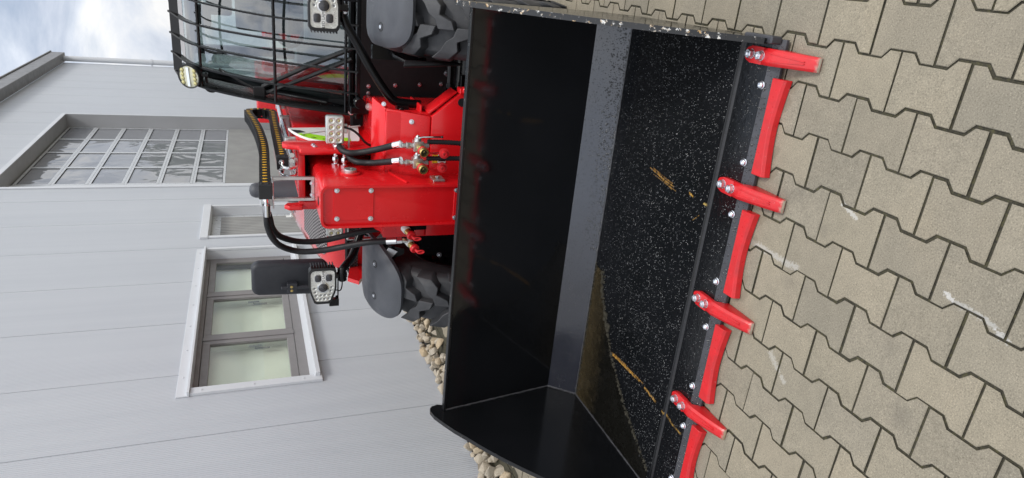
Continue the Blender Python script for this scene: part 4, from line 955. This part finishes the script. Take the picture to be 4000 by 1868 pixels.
# work lamps with lettering
def work_lamp(cx, cz, y, flip):
    s = -1 if flip else 1; fx, fz = .000318, .00027
    def q(a, b): return (cx - s * (a - 585) * fx, cz - s * (b - 297) * fz)
    out_ = [(250, 75), (238, 125), (238, 470), (252, 525), (292, 552), (600, 556), (700, 532), (860, 455), (893, 405), (893, 180), (865, 125), (700, 60), (600, 36), (300, 34)]
    def ins(k): return [(585 + (a - 585) * k, 297 + (b - 297) * k) for a, b in out_]
    L_ = MB().py([q(*p) for p in out_], y, y + .045); L_.py([q(*p) for p in ins(.8)], y + .045, y + .075)
    for i in range(9): a, b = q(232 - 6, 80 + i * 52); L_.box(a - .006, a + .006, y + .004, y + .06, b - .0022, b + .0022)
    L_ = L_.build('work_lamp', 'black_plastic', th, bevel=.003)
    bz = MB(); o1 = [q(*p) for p in out_]; o2 = [q(*p) for p in ins(.875)]; n = len(o1)
    bz.add([(x, y - .004, z) for x, z in o1] + [(x, y - .006, z) for x, z in o2] + [(x, y + .004, z) for x, z in o1] + [(x, y + .010, z) for x, z in o2],
           [(i, (i + 1) % n, n + (i + 1) % n, n + i) for i in range(n)] + [(2 * n + i, 2 * n + (i + 1) % n, (i + 1) % n, i) for i in range(n)] + [(n + i, n + (i + 1) % n, 3 * n + (i + 1) % n, 3 * n + i) for i in range(n)])
    bz.build('bezel', 'black_plastic', L_)
    MB().py([q(*p) for p in ins(.872)], y - .001, y + .004).build('reflector', 'lens_reflector', L_, smooth=0)
    for a, b in ((420, 205), (416, 412)):
        x, z = q(a, b); w, h_ = .020, .0165; oc = [(x + w * .6, z - h_), (x + w, z - h_ * .6), (x + w, z + h_ * .6), (x + w * .6, z + h_), (x - w * .6, z + h_), (x - w, z + h_ * .6), (x - w, z - h_ * .6), (x - w * .6, z - h_)]
        MB().py(oc, y - .006, y).build('projector_lens', 'lens_glass_dark', L_, bevel=.003, seg=2)
        MB().py([(x + (p - x) * 1.16, z + (r_ - z) * 1.16) for p, r_ in oc], y - .003, y).build('lens_ring', 'chrome', L_, smooth=0)
    x, z = q(590, 300); b = MB(); b.lathe((x, y, z), (0, -1, 0), [(.030, 0), (.030, .005), (.0245, .006)], 28, 0); b.lathe((x, y, z), (0, -1, 0), [(.0245, .004), (.022, .010), (.012, .014), (.001, .015)], 24, 1); b.build('main_lens', ['chrome', 'lens_glass_dark'], L_)
    for a, b in ((600, 138), (668, 150), (735, 165), (803, 178), (590, 460), (655, 442), (725, 425), (795, 405), (728, 258), (728, 335), (800, 255), (800, 322)):
        x, z = q(a, b); d = MB(); d.lathe((x, y - .001, z), (0, -1, 0), [(.0112, 0), (.0105, .004), (.008, .003), (.004, .0005), (.001, .0005)], 14, 0); d.lathe((x, y - .001, z), (0, -1, 0), [(.0052, .0), (.004, .003), (.001, .004)], 10, 1); d.build('led', ['lens_reflector', 'cab_grey'], L_)
    x, z = q(412, 309); text('lettering', 'LED LAMP', .0185, 'ink', L_, (x, y - .0068, z), (1, 0, 0), (0, 0, 1), .0003)
    MB().box(*[x + d for d in (-.035, .035)], y - .0066, y - .001, z - .0085, z + .0085).build('name_strip', 'white_plastic', L_, smooth=0)
    return L_
wl = work_lamp(-1.610, 1.297, 3.30, False)
MB().cyl((-1.555, 3.325, 1.235), (-1.555, 3.325, 1.17), .016, 12).cyl((-1.555, 3.325, 1.2), (-1.555, 3.325, 1.195), .024, 14).box(-1.735, -1.52, 3.33, 3.345, 1.212, 1.218).box(-1.735, -1.695, 3.315, 3.345, 1.212, 1.262).cyl((-1.69, 3.30, 1.222), (-1.69, 3.34, 1.222), .007, 8).build('lamp_bracket', 'black_metal', wl)
MB().tube(spline([(-1.66, 3.37, 1.235), (-1.665, 3.36, 1.20), (-1.62, 3.36, 1.19), (-1.56, 3.36, 1.20)], 8), .0035, 6).build('cable', 'hose_rubber', wl)
wr = work_lamp(-.196, 1.285, 3.30, True)
MB().cyl((-.20, 3.33, 1.225), (-.20, 3.33, 1.175), .019, 12).box(-.24, -.15, 3.315, 3.345, 1.195, 1.205).build('lamp_bracket', 'black_metal', wr, bevel=.002)
b = MB(); hexnut(b, (-.215, 3.33, 1.196), (0, 0, -1), .0125, .014); b.build('nut', 'bolt_zinc', wr)
MB().tube(spline([(-.15, 3.36, 1.215), (-.254, 3.36, 1.188), (-.36, 3.36, 1.125), (-.475, 3.36, 1.058), (-.575, 3.36, .988), (-.622, 3.36, .945), (-.634, 3.36, .90), (-.640, 3.36, .805)], 8), .0215, 14).build('lamp_arm', 'black_metal', th, 'bent black tube carrying a lamp')
mb = MB().box(-.685, -.64, 3.325, 3.375, .87, .93); bolt(mb, (-.668, 3.322, .905), (0, -1, .1), .012); mb.build('arm_clamp', 'black_metal', th, bevel=.005)
MB().tube(spline([(-.64, 3.37, .82), (-.66, 3.37, .80), (-.66, 3.35, .77), (-.64, 3.35, .76)], 6), .006, 8).build('cable', 'hose_rubber', th)
MB().tube(spline([(-1.585, 3.32, 1.192), (-1.53, 3.32, 1.196), (-1.508, 3.34, 1.175), (-1.482, 3.40, 1.131), (-1.378, 3.46, 1.082), (-1.22, 3.5, 1.03)], 8), .0215, 14).build('lamp_arm', 'black_metal', th, 'bent black tube carrying a lamp and mirror')
# mirror back
mm = [(-1.742, 1.29), (-1.735, 1.262), (-1.708, 1.252), (-1.575, 1.252), (-1.552, 1.262), (-1.545, 1.285), (-1.538, 1.61), (-1.545, 1.638), (-1.57, 1.648), (-1.690, 1.650), (-1.718, 1.642), (-1.728, 1.615)]
mir = MB().py(mm, 3.48, 3.55).build('mirror', 'mirror_plastic', th, bevel=.02, seg=3, smooth=50)
mb = MB().box(-1.700, -1.650, 3.445, 3.482, 1.415, 1.470).cyl((-1.675, 3.455, 1.50), (-1.675, 3.455, 1.30), .011, 10).cyl((-1.675, 3.46, 1.30), (-1.60, 3.42, 1.195), .011, 10); mb.build('mirror_clamp', 'mirror_plastic', mir, bevel=.006)
b = MB(); bolt(b, (-1.667, 3.444, 1.447), (0, -1, 0), .0055); bolt(b, (-1.690, 3.444, 1.447), (0, -1, 0), .0055); b.build('screw', 'brass_zinc', mir)['kind'] = 'stuff'
# small eight-diode lamp
ec = (-.7775, 3.35, 1.231)
sl = MB().py([(-.8485, 1.192), (-.842, 1.186), (-.713, 1.186), (-.7065, 1.192), (-.7065, 1.268), (-.713, 1.274), (-.842, 1.274), (-.8485, 1.268)], 3.345, 3.38).build('diode_lamp', 'zinc', th, 'small bright lamp with eight diodes', bevel=.004, seg=2)
MB().box(-.841, -.714, 3.3425, 3.3455, 1.194, 1.266).build('reflector', 'lens_reflector', sl, smooth=0)
for i in range(4):
    for z in (1.2475, 1.2125):
        d = MB(); x = -.826 + i * .0325; d.lathe((x, 3.3424, z), (0, -1, 0), [(.0150, 0), (.0145, .004), (.010, .0015), (.006, .0005), (.001, .0005)], 16, 0); d.lathe((x, 3.3424, z), (0, -1, 0), [(.0075, 0), (.006, .003), (.001, .004)], 12, 1); d.build('led', ['lens_reflector', 'led_yellow'], sl)
MB().box(-.80, -.755, 3.375, 3.40, 1.165, 1.19).box(-.875, -.755, 3.36, 3.365, 1.155, 1.165).box(-.877, -.871, 3.355, 3.385, 1.03, 1.165).build('lamp_bracket', 'zinc', sl, smooth=0, bevel=.002)
MB().tube(spline([(-.765, 3.37, 1.19), (-.775, 3.36, 1.15), (-.80, 3.36, 1.115), (-.84, 3.36, 1.08), (-.86, 3.37, 1.05)], 8), .006, 8).build('cable', 'hose_rubber', sl)

# hood with grilles
hp = [(6.3, 1.425), (5.6, 1.405), (5.24, 1.395), (4.98, 1.378), (4.74, 1.357), (4.55, 1.335), (4.40, 1.313), (4.26, 1.290), (4.14, 1.268), (4.07, 1.245), (4.01, 1.215), (3.97, 1.175), (3.95, 1.135), (3.945, 1.095)]
HXO = [-1.225, -1.30, -1.40, -1.50, -1.60, -1.70, -1.765, -1.80, -1.82]; HDZ = [0, 0, 0, 0, 0, -.002, -.012, -.035, -.09]
vs = [(x, y - (.02 if i > 6 else 0) * 0, z + dz * min(1, max(.25, (z - 1.0) / .3))) for y, z in hp for i, (x, dz) in enumerate(zip(HXO, HDZ))]
nh = len(HXO); mb = MB().add(vs, [(j * nh + i, j * nh + i + 1, (j + 1) * nh + i + 1, (j + 1) * nh + i) for j in range(len(hp) - 1) for i in range(nh - 1)])
mb.px([(6.3, 1.33), (4.2, 1.18), (3.98, 1.06), (3.80, 1.10), (3.74, 1.04), (3.86, .98), (4.2, .90), (6.3, .85)], -1.825, -1.80)
hood = mb.build('hood', 'hood_paint', th, smooth=50)
def hz(y):
    for (a, b), (c, d) in zip(hp, hp[1:]):
        if c <= y <= a: t = (a - y) / (a - c); return b + (d - b) * t
    return hp[-1][1]
def inside(p, poly):
    c = False
    for (x1, y1), (x2, y2) in zip(poly, poly[1:] + poly[:1]):
        if (y1 > p[1]) != (y2 > p[1]) and p[0] < (x2 - x1) * (p[1] - y1) / (y2 - y1) + x1: c = not c
    return c
G1 = [(-1.24, 4.372), (-1.69, 4.360), (-1.70, 4.117), (-1.730, 4.017), (-1.704, 3.993), (-1.24, 3.993)]
G2 = [(-1.24, 4.628), (-1.384, 4.631), (-1.576, 4.651), (-1.70, 4.697), (-1.62, 5.44), (-1.24, 5.44)]
for G in (G1, G2):
    ys = []
    for (a, b), (c, d) in zip(hp, hp[1:]):
        L_ = math.hypot(a - c, b - d); n = max(1, int(L_ / .01))
        ys += [a + (c - a) * i / n for i in range(n)]
    gb_ = MB()
    for a, c in zip(ys, ys[1:]):
        for i in range(52):
            x = -1.24 - i * .01
            if inside((x - .005, (a + c) / 2), G):
                gb_.add([(x, a, hz(a) + .003), (x - .01, a, hz(a) + .003), (x - .01, c, hz(c) + .003), (x, c, hz(c) + .003)], [(0, 1, 2, 3)])
    gb_.build('hood_grille', 'grille_mesh', hood, smooth=40)
MB().tube([(-1.24, 3.944, 1.09), (-1.80, 3.944, 1.085), (-1.83, 3.90, 1.06)], .012, 8).build('seal', 'hose_rubber', hood)
MB().box(-1.80, -1.22, 3.96, 3.975, 1.015, 1.085).build('front_grille', 'grille_hex', th, smooth=0)
mb = MB().box(-1.80, -1.22, 3.985, 4.0, .55, 1.02).box(-1.815, -1.80, 3.80, 4.3, .80, 1.02); mb.build('inner_panel', 'red_paint', th, smooth=0)
MB().tube(spline([(-1.30, 3.96, 1.0), (-1.52, 3.955, .97), (-1.64, 3.95, .92), (-1.70, 3.95, .84), (-1.74, 3.95, .76)], 8), .018, 8).build('arch_trim', 'hose_rubber', th)
MB().box(-1.82, -1.25, 4.3, 6.3, .55, 1.18).build('engine_bay', 'deep_black', th, smooth=0)
# air intake on the hood
b = MB(); b.lathe((-1.492, 4.60, 1.335), (.02, 0, 1), [(.088, 0), (.080, .035), (.066, .12), (.056, .20), (.052, .245), (.050, .27), (.042, .292), (.025, .304), (.001, .308)], 28); b.lathe((-1.492, 4.60, 1.33), (0, 0, 1), [(.096, 0), (.094, .012), (.08, .013)], 28)
b.build('air_intake', 'grey_plastic', th)
b = MB()
for zb in (.205, .235): b.lathe((-1.488, 4.60, 1.335 + zb), (.02, 0, 1), [(.0575, 0), (.0575, .012)], 24)
b.build('intake_band', 'black_plastic', th)['kind'] = 'stuff'

# cab
GP = [(3.995, .98), (3.985, 1.08), (4.030, 1.28), (4.080, 1.48), (4.14, 1.66), (4.215, 1.82), (4.27, 1.90), (4.335, 1.945)]     # windscreen profile (y, z)
def edge_x(z): return -.80 + max(0, z - 1.06) * .125
def gy(z):
    for (a, b), (c, d) in zip(GP, GP[1:]):
        if b <= z <= d: return a + (c - a) * (z - b) / (d - b)
    return GP[-1][0]
def bulge(x): return .10 * min(1, abs((x + .42) / .4)) ** 2.2
cb = MB()
for x0, x1 in ((0, .055), (.70, .76)):      # front pillars follow the screen
    for (a, b), (c, d) in zip(GP[1:], GP[2:]):
        xa, xb = edge_x(b) + x0, edge_x(d) + x0; w = x1 - x0; ya, yb = a + .07, c + .07
        cb.add([(xa, ya, b), (xa + w, ya, b), (xb + w, yb, d), (xb, yb, d), (xa, ya + .06, b), (xa + w, ya + .06, b), (xb + w, yb + .06, d), (xb, yb + .06, d)],
               [(0, 1, 2, 3), (4, 7, 6, 5), (0, 3, 7, 4), (1, 5, 6, 2)])
cb.prism([(-.80, 4.0, 1.02), (-.02, 4.0, 1.02), (-.02, 4.0, 1.075), (-.80, 4.0, 1.075)], (0, .08, 0))
for x in (-.70, -.06): cb.box(x, x + .06, 5.32, 5.40, 1.0, 1.98)
cb.box(-.70, .0, 5.33, 5.40, 1.94, 1.99).box(-.70, .0, 5.33, 5.40, 1.02, 1.10)
cb.prism([(-.695, 4.35, 1.915), (-.625, 4.35, 1.915), (-.625, 4.35, 1.950), (-.695, 4.35, 1.950)], (0, 1.04, .03)).prism([(-.06, 4.35, 1.915), (.0, 4.35, 1.915), (.0, 4.35, 1.950), (-.06, 4.35, 1.950)], (0, 1.04, .03))
cb.box(-.80, -.02, 4.06, 5.4, .95, 1.03)
cab = cb.build('cab', 'black_metal', th, smooth=25, bevel=.006)
vs = []; nx = 14
for y, z in GP[1:]:
    for i in range(nx + 1):
        x = edge_x(z) + .02 + i / nx * (.74); vs.append((x, y + bulge(x), z))
MB().add(vs, [(j * (nx + 1) + i, j * (nx + 1) + i + 1, (j + 1) * (nx + 1) + i + 1, (j + 1) * (nx + 1) + i) for j in range(len(GP) - 2) for i in range(nx)]).build('windscreen', 'cab_glass', cab, smooth=60)
MB().add([(-.64, 5.36, 1.10), (-.06, 5.36, 1.10), (-.06, 5.36, 1.94), (-.64, 5.36, 1.94)], [(0, 1, 2, 3)]).build('rear_window', 'cab_glass', cab, smooth=0)
MB().add([(-.70, 4.2, 1.10), (-.70, 5.32, 1.10), (-.67, 5.32, 1.93), (-.67, 4.4, 1.93)], [(0, 1, 2, 3)]).build('side_window', 'cab_glass', cab, smooth=0)
MB().prism([(-.63, 4.36, 1.943), (-.06, 4.36, 1.943), (-.06, 4.36, 1.948), (-.63, 4.36, 1.948)], (0, 1.0, .03)).build('roof_window', 'cab_glass', cab, smooth=0)
mb = MB().px([(5.0, 1.15), (5.12, 1.15), (5.20, 1.62), (5.18, 1.68), (5.10, 1.68), (5.06, 1.62)], -.50, -.14).px([(4.62, 1.12), (5.08, 1.10), (5.08, 1.20), (4.62, 1.22)], -.52, -.12).px([(5.14, 1.70), (5.20, 1.70), (5.22, 1.86), (5.15, 1.86)], -.42, -.22)
mb.build('seat', 'seat_fabric', cab, bevel=.02, seg=2)
mb = MB().prism([(-.52, 4.16, 1.02), (-.16, 4.16, 1.02), (-.20, 4.2, 1.30), (-.48, 4.2, 1.30)], (0, .14, 0)).box(-.66, -.55, 4.6, 5.2, 1.03, 1.34); mb.build('dashboard', 'cab_grey', cab, bevel=.02)
ring = [Vector((-.34, 4.42, 1.38)) + Vector((math.cos(a) * .17, math.sin(a) * .13, math.sin(a) * .09)) for a in (i * PI / 16 for i in range(33))]
MB().tube(ring, .014, 8).tube([(-.34, 4.30, 1.2), (-.34, 4.42, 1.38)], .025, 8).tube([ring[0], (-.34, 4.42, 1.375), ring[16]], .012, 6).build('steering_wheel', 'black_plastic', cab)
MB().box(-.60, -.55, 4.5, 4.56, 1.34, 1.46).box(-.42, -.30, 4.30, 4.33, 1.80, 1.88).build('controls', 'black_plastic', cab, bevel=.006)
MB().box(-.62, -.50, 5.75, 5.95, 1.20, 1.50).box(-.66, -.05, 5.9, 6.4, 1.0, 1.32).build('rear_body', 'red_paint', th, bevel=.02)
# guard cage in front of the cab
GX = [[-.809, -.772, -.722, -.662], [-.683, -.664, -.612, -.553], [-.563, -.54, -.498, -.45], [-.439, -.425, -.39, -.340], [-.315, -.31, -.27, -.23], [-.19, -.19, -.155, -.125], [-.065, -.07, -.045, -.02]]
GY = [(3.845, 1.045), (3.95, 1.48), (4.10, 1.86), (4.245, 2.0)]
cg = MB().box(-.825, -.03, 3.835, 3.875, 1.035, 1.058)
path_e = spline([(GX[0][i] - .006, GY[i][0] + .03, GY[i][1]) for i in range(4)], 8)
vs = []
for p in path_e: vs += [(p.x, p.y - .03, p.z), (p.x, p.y + .29, p.z - .02), (p.x + .012, p.y + .29, p.z - .02), (p.x + .012, p.y - .03, p.z)]
cg.add(vs, [(i * 4 + j, i * 4 + (j + 1) % 4, i * 4 + 4 + (j + 1) % 4, i * 4 + 4 + j) for i in range(len(path_e) - 1) for j in range(4)] + [(0, 1, 2, 3), tuple(len(vs) - 4 + j for j in range(4))])
cg.box(-.82, -.78, 3.87, 4.02, 1.02, 1.06)
guard = cg.build('cab_guard', 'black_metal', th, smooth=30, bevel=.002)
for g_ in GX[1:]:
    path = spline([(g_[i], GY[i][0], GY[i][1]) for i in range(4)], 9); vs = []
    for i, p in enumerate(path):
        t = (path[min(i + 1, len(path) - 1)] - path[max(0, i - 1)]).normalized(); nn = Vector((0, t.z, -t.y)) * .017
        if nn.y < 0: nn = -nn
        vs += [p - nn - Vector((.0045, 0, 0)), p - nn + Vector((.0045, 0, 0)), p + nn + Vector((.0045, 0, 0)), p + nn - Vector((.0045, 0, 0))]
    MB().add(vs, [(i * 4 + j, i * 4 + (j + 1) % 4, i * 4 + 4 + (j + 1) % 4, i * 4 + 4 + j) for i in range(len(path) - 1) for j in range(4)] + [(0, 1, 2, 3), tuple(len(vs) - 4 + j for j in range(4))]).build('guard_bar', 'black_metal', guard, smooth=30)
for z, y, x0 in ((1.11, 3.87, -.805), (1.48, 3.955, -.775), (1.86, 4.103, -.725)):
    MB().tube([(x0, y + .006, z), (-.03, y + .006, z)], .0085, 10).build('guard_rod', 'black_metal', guard)
vs = MB().px([(4.20, 1.957), (4.228, 2.003), (4.236, 2.003), (4.208, 1.957)], -.650, -.0).prism([(-.651, 4.20, 1.957), (-.651, 4.228, 2.003), (-.695, 4.31, 1.995), (-.695, 4.285, 1.948)], (0, .008, 0)); vs.build('visor_plate', 'black_metal', guard, smooth=0)
rl = MB(); rc = Vector((-.665, 4.09, 1.920)); ra = Vector((-.10, -.80, .50)).normalized()
rl.lathe(rc, ra, [(.056, -.045), (.060, -.03), (.066, 0), (.065, .005), (.058, .003)], 32, 0); rl.lathe(rc, ra, [(.059, -.001), (.030, .003), (.001, .004)], 32, 1)
rl = rl.build('round_lamp', ['black_plastic', 'round_lens'], guard, 'round lamp with two columns of yellow diodes')
u = Vector((1, 0, 0)); u = (u - ra * u.dot(ra)).normalized(); w = ra.cross(u)
for sx_ in (-.036, .036):
    for i in range(4):
        d = MB(); d.lathe(rc + w * sx_ * 1.0 + u * (-.034 + .0225 * i) + ra * .003, ra, [(.0115, 0), (.009, .004), (.004, .006), (.001, .006)], 12); d.build('led', 'led_yellow', rl)
MB().prism([rc + u * a + w * b + ra * .0045 for a, b in ((-.052, -.007), (.052, -.007), (.052, .007), (-.052, .007))], ra * .004).build('light_bar', 'chrome', rl, smooth=0)
MB().box(-.660, -.645, 4.08, 4.13, 1.825, 1.885).cyl((-.70, 4.11, 1.835), (-.64, 4.11, 1.835), .007, 8).tube(spline([(-.70, 4.13, 1.86), (-.745, 4.14, 1.835), (-.75, 4.13, 1.80), (-.72, 4.12, 1.785)], 6), .005, 6).build('lamp_bracket', 'black_metal', rl)
# wiper
def on_screen(x, z, off=.022): return Vector((x * (gy(z) - off) / 3.95, gy(z) + bulge(x) * .5 - off, z))
wp = MB().tube([on_screen(-.451, 1.065), on_screen(-.56, 1.30), on_screen(-.685, 1.545)], .0125, 8).tube([on_screen(-.509, 1.065), on_screen(-.62, 1.30), on_screen(-.735, 1.56)], .0115, 8)
wp = wp.build('wiper', 'black_plastic', cab)
p = on_screen(-.715, 1.56, .035); MB().box(p.x - .035, p.x + .03, p.y - .02, p.y + .012, p.z - .03, p.z + .035).build('wiper_head', 'black_plastic', wp, bevel=.005)
MB().tube(spline([on_screen(-.597, 1.769), on_screen(-.697, 1.582), on_screen(-.731, 1.394), on_screen(-.765, 1.20)], 8), .007, 8).build('wiper_blade', 'black_plastic', wp)
MB().tube(spline([on_screen(-.597, 1.769, .032), on_screen(-.697, 1.582, .032), on_screen(-.731, 1.394, .032), on_screen(-.765, 1.20, .032)], 8), .002, 6).build('blade_spring', 'chrome', wp)
b = MB(); bolt(b, (-.785, 3.83, 1.085), (0, -1, 0), .012); b.build('bolt', 'bolt_zinc', guard)

# second eight-diode lamp, half hidden behind the boom head
def dup(o, parent, shift):
    c = o.copy(); COL.objects.link(c); c.parent = parent
    if parent is th: c.location = o.location + Vector(shift)
    for ch in list(o.children): dup(ch, c, shift)
    return c
d2 = dup(sl, th, (-.535, .10, -.012)); d2['label'] = 'second diode lamp half hidden behind the boom head'
